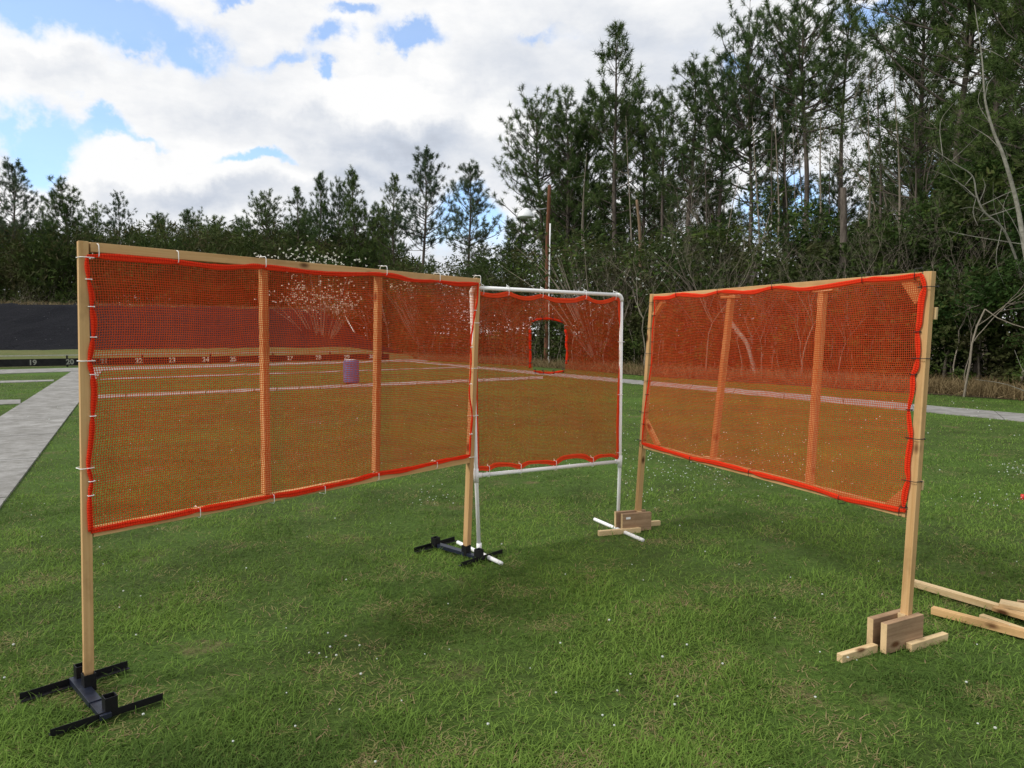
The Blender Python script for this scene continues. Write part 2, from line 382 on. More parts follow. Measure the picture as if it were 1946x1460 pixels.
def g2(u, v): return G(u, v)[:2]
def ext(a, b, k0, k1):                       # extend a segment past its ends by metres
    a = np.array(a); b = np.array(b); d = (b - a) / np.linalg.norm(b - a); return a - d * k0, b + d * k1
walks = []
def slabs(name, L0, L1, R0, R1, n, gap=.012, z=.02, only=None):
    """concrete walk between the left edge L0-L1 and right edge R0-R1 cut in n slabs by joints"""
    bm = bmesh.new(); L0, L1, R0, R1 = map(np.array, (L0, L1, R0, R1)); ln = np.linalg.norm(L1 - L0)
    walks.append(np.array([L0, L1, R1, R0]))
    for i in range(n):
        e = gap / 2 / ln; a = i / n + e; b = (i + 1) / n - e
        q = [L0 + (L1 - L0) * a, L0 + (L1 - L0) * b, R0 + (R1 - R0) * b, R0 + (R1 - R0) * a]
        top = [bm.verts.new((p[0], p[1], z)) for p in q]; bot = [bm.verts.new((p[0], p[1], -.05)) for p in q]
        bm.faces.new(top)
        for k in range(4): bm.faces.new((top[k], bot[k], bot[(k + 1) % 4], top[(k + 1) % 4]))
    bmesh.ops.recalc_face_normals(bm, faces=bm.faces)
    me = bpy.data.meshes.new(name); bm.to_mesh(me); bm.free(); return tag(link(name, me, M_conc), kind='structure')
# walk on the left running away from the camera
vd = np.array([math.sin(R(-27.8)), math.cos(R(-27.8))])
lw_r0 = g2(0, 967); lw_r1 = g2(144, 769); lw_l0 = g2(0, 794); lw_l1 = g2(131, 710)
d_ = (lw_l1 - lw_l0); d_ /= np.linalg.norm(d_); nrm2 = np.array([-d_[1], d_[0]])
wdt = float(np.dot((lw_l0 + lw_l1) / 2 - lw_r0, nrm2)); print('W', wdt, np.dot(lw_l0 - lw_r0, nrm2), np.dot(lw_l1 - lw_r0, nrm2), np.dot(lw_r1 - lw_r0, nrm2))
r0 = lw_r0 - d_ * 9; far_pt = lw_r0 + d_ * (np.dot(g2(144, 706) - lw_r0, d_))
slabs('walk_left', r0 + nrm2 * wdt, far_pt + nrm2 * wdt, r0, far_pt, 15, .03)
print('LW width check', np.dot(lw_l0 - lw_r0, nrm2), np.dot(lw_l1 - lw_r0, nrm2), np.dot(lw_r1 - lw_r0, nrm2))
# far walk by the numbered board, thin strips and the near cross walk
def band(name, p, n, eL=0, eR=0, z=.02, gap=.02):
    (a, b), (c, d) = p    # far edge a->b , near edge c->d in pixels
    A, B = ext(g2(*a), g2(*b), eL, eR); C_, D = ext(g2(*c), g2(*d), eL, eR)
    return slabs(name, C_, D, A, B, n, gap, z)
band('walk_far', (((0, 703.5), (729, 685.5)), ((0, 711), (729, 688.8))), 24, 25, 4)
band('walk_strip', (((189, 720.3), (800, 700.6)), ((189, 722.6), (800, 702.0))), 14, 0, 3, z=.016)
band('walk_strip_left', (((-60, 726), (103, 722.5)), ((-60, 731), (103, 725))), 5, 8, 0, z=.016)
band('walk_near', (((185, 752), (1032, 715.5)), ((185, 758), (1032, 720.5))), 22, 0, 0, z=.014)
band('walk_near_left', (((-60, 762), (40, 760.5)), ((-60, 772), (40, 768))), 3, 6, 0, z=.014)
band('path_right', (((790, 686.8), (1946, 788)), ((790, 689.5), (1946, 802))), 26, 6, 6, z=.018)

# forest floor
edge = [g2(2500, 812), g2(1946, 762), g2(1600, 739), g2(1235, 716), g2(1050, 699), g2(900, 690), g2(790, 684.5)]
e_far = [np.array([-6.0, 58.0]), np.array([-80.0, 20.0]) * 0 + np.array([-30, 75]), np.array([-80, 60])]
poly = edge + [np.array([-6.5, 62.0]), np.array([-60, 62]), np.array([-140, 60]), np.array([-140, 260]), np.array([160, 260]), np.array([120, 10])]
def curve_sheet(name, poly, z, m):
    bm = bmesh.new(); vs = [bm.verts.new((p[0], p[1], z)) for p in poly]
    es = [bm.edges.new((vs[i], vs[(i + 1) % len(vs)])) for i in range(len(vs))]
    bmesh.ops.triangle_fill(bm, edges=es, use_beauty=True)
    for f in bm.faces:
        if f.normal.z < 0: f.normal_flip()
    me = bpy.data.meshes.new(name); bm.to_mesh(me); bm.free(); return tag(link(name, me, m), kind='structure')
curve_sheet('forest_floor', poly, .012, M_litter)

# berm behind the numbered board
bA = g2(0, 700); bB = g2(736, 685); bd = (bB - bA) / np.linalg.norm(bB - bA); bn = np.array([-bd[1], bd[0]])   # bn points away from camera
if bn[1] < 0: bn = -bn
def vn(x, seed=0, f=1.0):
    x = np.asarray(x) * f; i = np.floor(x).astype(int); t_ = x - i; t_ = t_ * t_ * (3 - 2 * t_)
    h = lambda k: np.modf(np.abs(np.sin(k * 127.1 + seed * 311.7) * 43758.5453))[0]
    return h(i) * (1 - t_) + h(i + 1) * t_
def vn2(x, y, seed=0):
    xi = np.floor(x).astype(int); yi = np.floor(y).astype(int); fx = x - xi; fy = y - yi; fx = fx * fx * (3 - 2 * fx); fy = fy * fy * (3 - 2 * fy)
    h = lambda a, b: np.modf(np.abs(np.sin(a * 127.1 + b * 269.5 + seed * 311.7) * 43758.5453))[0]
    return (h(xi, yi) * (1 - fx) + h(xi + 1, yi) * fx) * (1 - fy) + (h(xi, yi + 1) * (1 - fx) + h(xi + 1, yi + 1) * fx) * fy
def fbm2(x, y, seed=0, o=4):
    r = 0; a = .5
    for k in range(o): r = r + a * vn2(x, y, seed + k); x = x * 2.03; y = y * 2.03; a *= .5
    return r
def terrain(name, s0, s1, ds, prof, m, amp=.12, seed=0, endslope=None):
    """prof: list of (distance behind board, z)"""
    ss = np.arange(s0, s1 + .01, ds); pr = []
    for (d0, z0), (d1, z1) in zip(prof[:-1], prof[1:]):
        k = max(2, int(math.hypot(d1 - d0, z1 - z0) / ds))
        for i in range(k): pr.append((d0 + (d1 - d0) * i / k, z0 + (z1 - z0) * i / k))
    pr.append(prof[-1]); D = np.array([p[0] for p in pr]); Z = np.array([p[1] for p in pr])
    SS, DD = np.meshgrid(ss, D, indexing='ij'); ZZ = np.broadcast_to(Z, SS.shape).copy()
    ZZ = ZZ + (fbm2(SS * .9, DD * .9, seed) - .47) * amp * 2 * (ZZ > .02)
    SE = SS.copy()
    if endslope: # pull the end in with height
        k = np.clip((SS - (s1 - 6)) / 6, 0, 1); SE = SS + k * 0; ZZ = ZZ * (1 - np.clip((SS - (s1 - endslope)) / endslope, 0, 1) ** 1.0)
    X_ = bA[0] + bd[0] * SE + bn[0] * DD; Y_ = bA[1] + bd[1] * SE + bn[1] * DD
    V = np.stack([X_, Y_, ZZ], -1).reshape(-1, 3); n2 = len(D)
    i_, j_ = np.meshgrid(np.arange(len(ss) - 1), np.arange(n2 - 1), indexing='ij'); a = (i_ * n2 + j_).ravel()
    return tag(link(name, npmesh(name, V, [np.stack([a, a + n2, a + n2 + 1, a + 1], -1)], smooth=True), m), kind='structure')
BL = np.linalg.norm(bB - bA)
terrain('grass_slope', -40, BL + 5.5, .6, [(.4, .01), (9.2, .62), (9.6, .55)], M_dryg, .05, 3, 4.5)
berm = terrain('berm', -45, BL + 6.5, .5, [(8.8, .45), (16.0, 3.3), (17.5, 3.45), (19, 3.3), (26, -.1)], M_mulch, .24, 5, 5.0)

# ------------------------------------------------------------ numbered board
PB = Pl((bA[0], bA[1], 0), (bB[0], bB[1], 0))
z_top0 = PB.X(0, 684.4)[2]; z_bot0 = PB.X(0, 696.7)[2]
bt = empty('numbered_backboard', (bA[0], bA[1], 0), 'long low black board with pale lane numbers standing before the berm', 'board')
up = np.array([0, 0, 1.0]); t3 = np.array([bd[0], bd[1], 0]); n3 = PB.n
zm = (z_top0 + z_bot0) / 2; hb = z_top0 - z_bot0 + .05
beam('board_panel', np.array([*(bA - bd * 30), zm]), np.array([*(bB + bd * .1), zm + .0]), hb, .05, n3, M_board, bt)
beam('top_rail', np.array([*(bA - bd * 30 + bn * .10), z_top0 + .17]), np.array([*(bB - bd * .9 + bn * .10), z_top0 + .17]), .035, .05, n3, M_capm, bt)
for s in np.arange(-28, BL, 3.05):
    q = bA + bd * s + bn * .06; beam('post', (q[0], q[1], 0), (q[0], q[1], z_top0 + .16), .07, .06, n3, M_board, bt)
for num, u, v in (('19', 62, 690), ('20', 133, 688.5), ('21', 198, 687), ('22', 264, 684.5), ('23', 327, 683), ('24', 391, 681.5), ('25', 443, 680.5), ('26', 497, 679),
                  ('27', 551, 677.5), ('28', 605, 676.5), ('29', 659, 675.5), ('30', 706, 674.5)):
    cu = bpy.data.curves.new('number', 'FONT'); cu.body = num; cu.size = .31; cu.align_x = 'CENTER'; cu.align_y = 'CENTER'; cu.extrude = .002; cu.offset = .010
    to = bpy.data.objects.new('tmp', cu); me = bpy.data.meshes.new_from_object(to); bpy.data.objects.remove(to)
    p = PB.X(u, v, .03); p[2] = zm
    mw = Matrix.Identity(4)
    for i in range(3): mw[i][0] = t3[i]; mw[i][1] = up[i]; mw[i][2] = n3[i]; mw[i][3] = p[i]
    o = link('number', me, M_num if int(num) < 22 else M_num2, bt, mw); o['label'] = 'pale stencilled number ' + num

# ------------------------------------------------------------ net walls
def interp(pts, n=None, closed=False):
    P = np.array(pts, float); s = np.concatenate([[0], np.cumsum(np.linalg.norm(np.diff(P, axis=0), axis=1))])
    return lambda x: np.stack([np.interp(np.asarray(x) * s[-1], s, P[:, i]) for i in range(P.shape[1])], -1)
def smooth_pts(P, k=4):
    """catmull-rom densify"""
    P = np.array(P, float); Q = np.vstack([2 * P[0] - P[1], P, 2 * P[-1] - P[-2]]); out = []
    for i in range(1, len(Q) - 2):
        for j in range(k):
            t = j / k; a, b, c, d = Q[i - 1], Q[i], Q[i + 1], Q[i + 2]
            out.append(.5 * ((2 * b) + (c - a) * t + (2 * a - 5 * b + 4 * c - d) * t * t + (3 * b - a - 3 * c + d) * t ** 3))
    out.append(P[-1]); return np.array(out)
def net_mesh(plane, T, B, L, Rr, cell, sw, billow=.012, seed=0, hole=None, st=.0013):
    fT, fB, fL, fR = map(interp, (T, B, L, Rr))
    t3_ = plane.t; n_ = plane.n
    W_ = np.linalg.norm(T[-1] - T[0]); Hh = np.linalg.norm(L[-1] - L[0])
    def surf(s, t):
        s, t = np.broadcast_arrays(s, t); s1 = s[..., None]; t1 = t[..., None]
        P = (1 - t1) * fT(s) + t1 * fB(s) + (1 - s1) * fL(t) + s1 * fR(t) - ((1 - s1) * (1 - t1) * T[0] + s1 * (1 - t1) * T[-1] + (1 - s1) * t1 * B[0] + s1 * t1 * B[-1])
        env = (np.sin(np.pi * s) * np.sin(np.pi * t)) ** .5
        w = (fbm2(s * 4 + 7, t * 3 + seed, seed) - .47) * 2
        P = P + n_ * (w * billow * env)[..., None]
        P = P + t3_ * ((fbm2(s * 9, t * 5, seed + 9) - .47) * .016 * env)[..., None]
        P[..., 2] += (fbm2(s * 7, t * 6, seed + 17) - .47) * .016 * env
        return P
    Vs = []; Fs = []; n0 = 0
    def strands(s, t, wdir):
        nonlocal n0
        P = surf(s, t); k, m_ = P.shape[:2]
        jit = RS.uniform(.85, 1.15, (k, 1, 1))
        wd = wdir[None, None] * (sw / 2) * jit; nd2 = n_[None, None] * st / 2
        ring = np.stack([P + wd, P + nd2, P - wd, P - nd2], 2)      # k,m,4,3
        keep = np.ones((k, m_ - 1), bool)
        if hole is not None:
            mid = (P[:, 1:] + P[:, :-1]) / 2; keep = ~hole(mid)
        i, j, q = np.meshgrid(np.arange(k), np.arange(m_ - 1), np.arange(4), indexing='ij')
        base = (i * m_ + j) * 4; b2 = base + 4; q2 = (q + 1) % 4
        Q = np.stack([base + q, base + q2, b2 + q2, b2 + q], -1)[keep].reshape(-1, 4) + n0
        Vs.append(ring.reshape(-1, 3)); Fs.append(Q); n0 += k * m_ * 4
    nr = int(Hh / cell); nc = int(W_ / cell)
    segr = 60 if hole is None else 110; segc = 32 if hole is None else 110
    tt = (np.arange(nr) + .5) / nr; ss = np.linspace(0, 1, segr)
    strands(ss[None, :] + tt[:, None] * 0, tt[:, None] + ss[None, :] * 0, np.array([0, 0, 1.0]))
    s2 = (np.arange(nc) + .5) / nc; t2 = np.linspace(0, 1, segc)
    strands(s2[:, None] + t2[None] * 0, t2[None] + s2[:, None] * 0, t3_)
    return npmesh('net', np.concatenate(Vs), [np.concatenate(Fs)])
def hem_mesh(P, ties, w, th, plane, pinch=.55, wv_=.15, seed=0):
    """rolled net edge swept along P, pinched where the ties sit (ties = points)"""
    f = interp(P); P = np.asarray(P); L = np.sum(np.linalg.norm(np.diff(P, axis=0), axis=1)); n = max(20, int(L / .012))
    Q = f(np.linspace(0, 1, n)); ww = np.full(n, w / 2)
    ww *= 1 + wv_ * (vn(np.arange(n) * .012 * 9, seed) - .5) * 2
    for tp in ties:
        d = np.linalg.norm(Q - np.asarray(tp), axis=1); ww *= 1 - (1 - pinch) * np.exp(-(d / .022) ** 2)
    V, fs, uv = tube(Q, ww, 16, ellip=np.minimum(ww, th / 2 * (1 + .2 * vn(np.arange(n) * .1, seed + 3))), nrm=plane.n)
    ax = np.repeat(Q, 16, 0); dv = V - ax; th_ = np.tile(np.arange(16), n)
    k = 1 + .55 * (fbm2(np.repeat(np.arange(n) * .012 * 11, 16), th_ * .42 + seed, seed, 3) - .45)      # soft folds in the rolled edge
    mb = MB(); mb.add(ax + dv * k[:, None], fs, uv); return mb.mesh('hem')
def tie_loop(c, ax_a, ha, ax_b, hb, along, m, parent, name='cable_tie', w=.0045, tail=.03, tdir=None):
    """rectangular nylon loop around centre c, half sizes ha/hb on axes ax_a/ax_b; 'along' is the strap's width axis"""
    c = np.array(c); r = .25; pts = []
    for sa, sb, in ((-1, -1), (1, -1), (1, 1), (-1, 1)):
        for k in range(4):
            ang = {(-1, -1): 180, (1, -1): 270, (1, 1): 0, (-1, 1): 90}[(sa, sb)] + k * 30
            rr = min(ha, hb) * .45
            pts.append(c + ax_a * (sa * (ha - rr) + rr * math.cos(R(ang))) + ax_b * (sb * (hb - rr) + rr * math.sin(R(ang))))
    mb = MB(); mb.tube(np.array(pts), w / 2, 6, closed=True, ellip=.0009, nrm=None) if False else mb.tube(np.array(pts), .0018, 6, closed=True)
    # head block and cut tail
    h = c + ax_b * (hb + .002) + ax_a * (-ha * .5)
    mb.tube(np.array([h - ax_a * .004, h + ax_a * .005]), .0034, 6)
    td = np.array(tdir) if tdir is not None else ax_b
    mb.tube(np.array([h, h + td * tail * .5 - ax_a * .003, h + td * tail - ax_a * .01]), [.0016, .0013, .0011], 5)
    return wlink(name, mb.mesh(name), m, parent)

UP = np.array([0, 0, 1.0])
def wall(name, plane, root, off, edges, ties, tie_mat, cell, sw, hemw, seed, hole=None, pin=None, billow=.012):
    T, B, L, Rr = [smooth_pts([plane.X(*p, off) for p in e], 5) for e in edges]
    net = wlink('net', net_mesh(plane, T, B, L, Rr, cell, sw, billow, seed, hole), M_net, root)
    tp = [plane.X(*p[:2], off) for p in ties]
    for e, w in zip((T, B, L, Rr), hemw):
        wlink('net_hem', hem_mesh(e, tp, w, .009, plane, pin or .55, .22, seed), M_hem2 if name == 'middle' else M_hem, root)
        seed += 1
    return net

# ---- left wall
PL = Pl(G(170, 1316), G(886, 1060)); X = PL.X; n_, t_ = PL.n, PL.t
if t_[0] < 0: t_ = -t_
rt = empty('net_wall', PL.a, 'orange net wall at left on a lumber frame with white cable ties', 'net wall')
W2 = .038
def px(u, v, off=0): return X(u, v, off)
lp_b = px(168, 1293); lp_t = px(157, 459)
tw = n_ + t_ * -.22; tw /= np.linalg.norm(tw)
beam('post', lp_b - UP * .03, lp_t, .036, .037, tw, M_pine, rt)
rp_b = px(887, 1046); rp_t = px(906, 529)
beam('post', rp_b - UP * .0, rp_t, .038, .038, n_, M_pine, rt)
def between(a, b, k0, k1): a = np.array(a); b = np.array(b); d = (b - a) / np.linalg.norm(b - a); return a + d * k0, b - d * k1
a, b = between(px(157, 469), px(906, 535.5), .0225, .0205); beam('rail', a, b, .038, .036, n_, M_pine, rt)
a, b = between(px(163, 1013), px(893, 873), .0225, .0205); beam('rail', a, b, .038, .036, n_, M_pine, rt)
beam('slat', px(500, 507), px(506, 938), .034, .034, n_, M_pine, rt)
beam('slat', px(719, 524), px(714, 895), .034, .034, n_, M_pine, rt)
OFF = .027
Tl = [(166, 487), (190, 487), (260, 492), (333, 498), (420, 508), (499, 507), (617, 520), (729, 522), (784, 533), (830, 535), (870, 540), (909, 539)]
Ll = [(166, 487), (165, 500), (168, 530), (174, 563), (174, 584), (178, 610), (177, 641), (172, 677), (170, 686), (174, 705), (176, 712), (179, 745), (176, 791), (174, 830), (168, 880), (168, 890), (174, 915), (171, 940), (171, 975), (173, 1010)]
Bl = [(173, 1010), (230, 998), (300, 986), (375, 970), (450, 957), (515, 944), (560, 938), (612, 927), (660, 917), (714, 902), (770, 893), (825, 880), (893, 866)]
Rl = [(909, 539), (907, 570), (903, 592), (898, 623), (895, 650), (895, 695), (892, 747), (897, 790), (894, 830), (893, 866)]
tl_rail = [(182, 480), (333, 492), (499, 502), (729, 518), (830, 531), (907, 535)]
tl_bot = [(375, 974), (515, 948), (612, 931), (714, 906), (825, 884)]
tl_post = [(168, 490), (170, 686), (168, 889)]
tl_hem = [(168, 531), (173, 583), (177, 641), (176, 712), (176, 791), (174, 915), (172, 942)]
tr_post = [(899, 614), (896, 700), (897, 790), (893, 868)]
tr_hem = [(903, 590), (896, 660), (894, 730), (895, 825)]
wall('left', PL, rt, OFF, (Tl, Bl, Ll, Rl), tl_rail + tl_bot + tl_post + tl_hem + tr_post + tr_hem, M_wt, .0100, .0035, (.025, .026, .021, .014), 1)
rt['label'] = 'orange net wall at left on a lumber frame with white cable ties'
WT, BT = M_wt, M_bt
for (u, v) in tl_rail: tie_loop(px(u, v - 3, .006), n_, .030, UP, .0265, t_, WT, rt, tail=.02, tdir=-t_)
for (u, v) in tl_bot: tie_loop(px(u, v - 1, .005), n_, .028, UP, .0225, t_, WT, rt, tail=.02, tdir=-UP)
for (u, v) in tl_post: c_ = px(u - 6, v, .004); tie_loop(c_, n_, .029, t_, .0265, UP, WT, rt, tail=.012, tdir=n_)
for (u, v) in tr_post: c_ = px(u, v, .004) + t_ * .008; tie_loop(c_, n_, .028, t_, .030, UP, WT, rt, tail=.012, tdir=n_)
for (u, v) in tl_hem + tr_hem: tie_loop(px(u, v, OFF), n_, .0075, t_, .0095, UP, WT, rt, tail=.008, tdir=n_)

# ---- right wall
pd = (G(1765, 1222) - G(1684, 1247)); pd[2] = 0; pd /= np.linalg.norm(pd)
pn = np.array([pd[1], -pd[0], 0.0]); pn = pn if np.dot(pn, -G(1722, 1228)) > 0 else -pn
SPN = .070; fpm = G(1684, 1246) - pn * .016
def proj_u(P):
    d = np.array(P) - C0; zz_ = d[1] * math.cos(PIT) - d[2] * math.sin(PIT); return 973 + F * d[0] / zz_
kk = min(np.arange(.0, .26, .002), key=lambda k: abs(proj_u(fpm - pn * SPN / 2 + pd * k + np.array([0, 0, .15])) - 1720.5))
RB = fpm - pn * SPN / 2 + pd * kk
PR = Pl(G(1211, 1004), RB); X = PR.X; n_, t_ = PR.n, PR.t
if t_[0] < 0: t_ = -t_
rt = empty('net_wall', PR.a, 'orange net wall at right on a lumber frame with black cable ties', 'net wall')
beam('post', px(1211, 992), px(1242, 559), .036, .038, n_, M_pine, rt)
tw = n_ + t_ * .10; tw /= np.linalg.norm(tw)
beam('post', RB + UP * .01, px(1767, 516), .039, .034, tw, M_pine, rt)
a, b = between(px(1242, 565), px(1767, 524.5), .020, .027); beam('rail', a, b, .038, .036, n_, M_pine, rt)
a, b = between(px(1223, 846), px(1735, 978), .020, .027); beam('rail', a, b, .040, .036, n_, M_pine, rt)
beam('slat', px(1389.5, 566), px(1355.5, 870), .034, .034, n_, M_pine, rt)
beam('slat', px(1564, 553), px(1538.5, 922), .036, .034, n_, M_pine, rt)
beam('block', px(1374, 565, .002), px(1402, 563.5, .002), .016, .044, n_, M_pale, rt)
beam('block', px(1340, 869, .002), px(1371, 874, .002), .014, .044, n_, M_pale, rt)
beam('block', px(1549, 553, .002), px(1588, 550, .002), .014, .044, n_, M_pale, rt)
for a, b, w in (((1261, 573), (1244, 600), .03), ((1228, 800), (1251, 848), .032), ((1724, 532), (1750, 572), .05), ((1692, 964), (1728, 934), .05)):
    beam('corner_brace', px(*a, .0), px(*b, .0), w, .030, n_, M_pine, rt)
beam('corner_plate', px(1764, 607, -.028), px(1766, 584, -.028) , .080, .014, n_, M_pale, rt)
beam('corner_plate', px(1738, 928, -.028), px(1740, 910, -.028), .080, .014, n_, M_pale, rt)
Tr = [(1243, 566.5), (1270, 566), (1291, 560), (1335, 562), (1370, 554), (1425, 556), (1474, 546), (1520, 550), (1562, 545.5), (1604, 539), (1646, 532), (1700, 529), (1751, 522)]
Lr = [(1243, 566.5), (1244, 590), (1240, 625), (1239, 660), (1238, 692), (1234, 719), (1230, 747), (1226, 774), (1223, 801), (1220, 843)]
Br = [(1220, 843), (1262, 855), (1317, 871.5), (1366, 881), (1429, 898), (1500, 916), (1550, 930), (1600, 947), (1650, 957), (1720, 972)]
Rr = [(1751, 522), (1757, 546), (1751, 568), (1747, 613), (1743, 631), (1744, 654), (1744, 681), (1739, 705), (1735, 712), (1733, 746), (1727, 779), (1729, 808), (1731, 832), (1726, 866), (1724, 894), (1726, 912), (1720, 935), (1717, 964), (1720, 972)]
rr_rail = [(1291, 556), (1370, 550), (1474, 541), (1646, 527), (1746, 520)]
rr_bot = [(1221, 843), (1317, 873), (1429, 899), (1600, 949), (1716, 972)]
rr_postR = [(1757, 546), (1744, 681), (1733, 832), (1727, 912)]
rr_hemR = [(1743, 631), (1735, 712), (1727, 779), (1717, 964)]
rr_postL = [(1243, 575), (1240, 624), (1238, 672), (1232, 724), (1225, 783), (1221, 836)]
rr_hemL = [(1242, 600), (1239, 650), (1236, 694), (1229, 750), (1222, 806)]
wall('right', PR, rt, OFF, (Tr, Br, Lr, Rr), rr_rail + rr_bot + rr_postR + rr_hemR + rr_postL, M_bt, .0102, .0034, (.024, .024, .013, .027), 21, pin=.6)
for (u, v) in rr_rail: tie_loop(px(u, v + 2, .006), n_, .030, UP, .027, t_, BT, rt, tail=.006, tdir=UP)
for (u, v) in rr_bot: tie_loop(px(u, v, .006), n_, .028, UP, .022, t_, BT, rt, tail=.006, tdir=UP)
for (u, v) in rr_postR: c_ = px(u, v, .004) + t_ * .017; tie_loop(c_, n_, .028, t_, .036, UP, BT, rt, tail=.016, tdir=n_)
for (u, v) in rr_postL: c_ = px(u, v, .004) - t_ * .010; tie_loop(c_, n_, .029, t_, .031, UP, BT, rt, tail=.010, tdir=-t_)
for (u, v) in rr_hemR + rr_hemL: tie_loop(px(u, v, OFF), n_, .0085, t_, .011, UP, BT, rt, tail=.008, tdir=-t_)

# ---- middle wall of white pipe with a net window
PM = Pl(G(911, 1052), G(1174, 1003)); X = PM.X; n_, t_ = PM.n, PM.t
if t_[0] < 0: t_ = -t_
rt = empty('pipe_frame_net', PM.a, 'white plastic pipe frame with sagging orange net and small window opening', 'net frame')
rp = .0133
A = px(896, 546.5); B_ = px(1181, 561); Cc = px(905, 904); D_ = px(1178, 877)
fl = G(910.5, 1052); fr = G(1174, 1004); fl[2] = fr[2] = .02
def arc(p, q, r, rr=.03, k=6):     # corner point list p -> corner q -> r
    p, q, r = map(np.array, (p, q, r)); a = q + (p - q) / np.linalg.norm(p - q) * rr; b = q + (r - q) / np.linalg.norm(r - q) * rr
    return [(1 - s) ** 2 * a + 2 * s * (1 - s) * q + s * s * b for s in np.linspace(0, 1, k)]
a, b = between(A, B_, .03, .03); pipe('top_pipe', np.array([a, b]), rp, M_pvc, rt)
a, b = between(Cc, D_, .01, .01); pipe('lower_pipe', np.array([a, b]), rp, M_pvc, rt)
def bent(a, b, k=14, amp=.0):
    a, b = np.array(a), np.array(b); s = np.linspace(0, 1, k)[:, None]; return a + (b - a) * s + t_ * (amp * np.sin(np.pi * s))
pipe('leg', np.vstack([A - UP * .03, Cc + 0 * UP, fl]), rp, M_pvc, rt)
pipe('leg', np.vstack([B_ - UP * .03, D_, fr]), rp, M_pvc, rt)
pipe('elbow', np.array(arc(Cc, A, B_, .045)), rp + .0035, M_pvc, rt)
pipe('elbow', np.array(arc(D_, B_, A, .045)), rp + .0035, M_pvc, rt)
for P0, Q0, lo in ((Cc, D_, fl), (D_, Cc, fr)):
    mb = MB(); d = (lo - P0) / np.linalg.norm(lo - P0); mb.tube(np.array([P0 - d * .045, P0 + d * .045]), rp + .004, 16)
    e = (Q0 - P0) / np.linalg.norm(Q0 - P0); mb.tube(np.array([P0, P0 + e * .04]), rp + .004, 16)
    wlink('tee_fitting', mb.mesh('tee'), M_pvc, rt)
def open_pipe(name, a, b, parent):
    a, b = np.array(a), np.array(b); mb = MB(); d = (b - a) / np.linalg.norm(b - a)
    mb.tube(np.array([a, b, b - d * .0001, b - d * .12]), [rp, rp, rp - .003, rp - .003], 18, cap=False); mb.tube(np.array([a - d * .0, a + d * .001]), rp, 18)
    return wlink(name, mb.mesh(name), M_pvc, parent)
ga = G(870, 1031, .02); gb = G(953, 1071, .02); open_pipe('foot_pipe', ga, gb, rt)
ga = G(1130, 987, .011); gb = G(1222, 1027, .011); open_pipe('foot_pipe', ga, gb, rt)
for p in (fl, fr):
    pipe('foot_tee', np.array([p + UP * -.002, p + UP * .05]), rp + .004, M_pvc, rt)
Tm = [(903, 553), (917, 559), (942, 562.5), (965, 559), (979, 563), (993.6, 567), (1012, 567), (1029.6, 563), (1048, 569), (1065, 571.5), (1090, 571.5), (1112, 566), (1125, 571), (1140, 574.5), (1156, 572), (1168, 567.5), (1177, 570)]
Lm = [(903, 553), (905, 620), (906, 700), (907.5, 800), (909, 891)]
Bm = [(909, 891), (918, 890), (928, 891), (942, 884), (958, 883), (972, 884), (988, 887), (1003, 880), (1022, 878.5), (1040, 878), (1055, 880), (1070, 871), (1091, 867.5), (1110, 868), (1125, 874), (1136, 868), (1151, 866), (1164, 866), (1174, 871)]
Rm = [(1177, 570), (1178, 600), (1181, 640), (1179, 695), (1176, 747), (1174, 800), (1174, 871)]
hL = lambda v: 1009.5; HU = [(1010, 624), (1011, 614), (1020, 610), (1042, 609), (1064, 611), (1072, 616), (1073, 626), (1075, 660), (1074, 704), (1044, 705), (1011, 704), (1010, 660)]
H3 = np.array([PM.X(u, v) for u, v in HU]); Hs = np.stack([(H3 - PM.a) @ t_, H3[:, 2]], -1)
def inside(Pp):
    s = (Pp - PM.a) @ t_; z = Pp[..., 2]; r = np.zeros(s.shape, bool); k = len(Hs)
    for i in range(k):
        (x1, y1), (x2, y2) = Hs[i], Hs[(i + 1) % k]
        c = ((y1 > z) != (y2 > z)) & (s < (x2 - x1) * (z - y1) / (y2 - y1 + 1e-12) + x1); r ^= c
    return r
mt = [(917, 556), (965, 558), (1029.6, 562), (1112, 565), (1168, 566)]; mbm = [(928, 890), (988, 886), (1055, 880), (1125, 874)]
wall('middle', PM, rt, .0, (Tm, Bm, Lm, Rm), [], M_wt, .0102, .0034, (.030, .030, .012, .024), 41, hole=inside, billow=.01)
for (u, v) in mt:
    c_ = px(u, v); q = A + (B_ - A) * (np.dot(c_ - A, t_) / np.dot(B_ - A, t_)); m_ = (c_ + q) / 2
    tie_loop(m_ + UP * .004, n_, .017, UP, np.linalg.norm(q - c_) / 2 + .016, t_, WT, rt, tail=.012, tdir=UP)
for (u, v) in mbm:
    c_ = px(u, v); q = Cc + (D_ - Cc) * (np.dot(c_ - Cc, t_) / np.dot(D_ - Cc, t_)); m_ = (c_ + q) / 2
    tie_loop(m_, n_, .017, UP, np.linalg.norm(q - c_) / 2 + .016, t_, WT, rt, tail=.012, tdir=UP)
for (u, v) in ((1181, 650), (1178, 750), (1176, 860)): tie_loop(px(u, v), n_, .017, t_, .02, UP, WT, rt, tail=.01, tdir=t_)
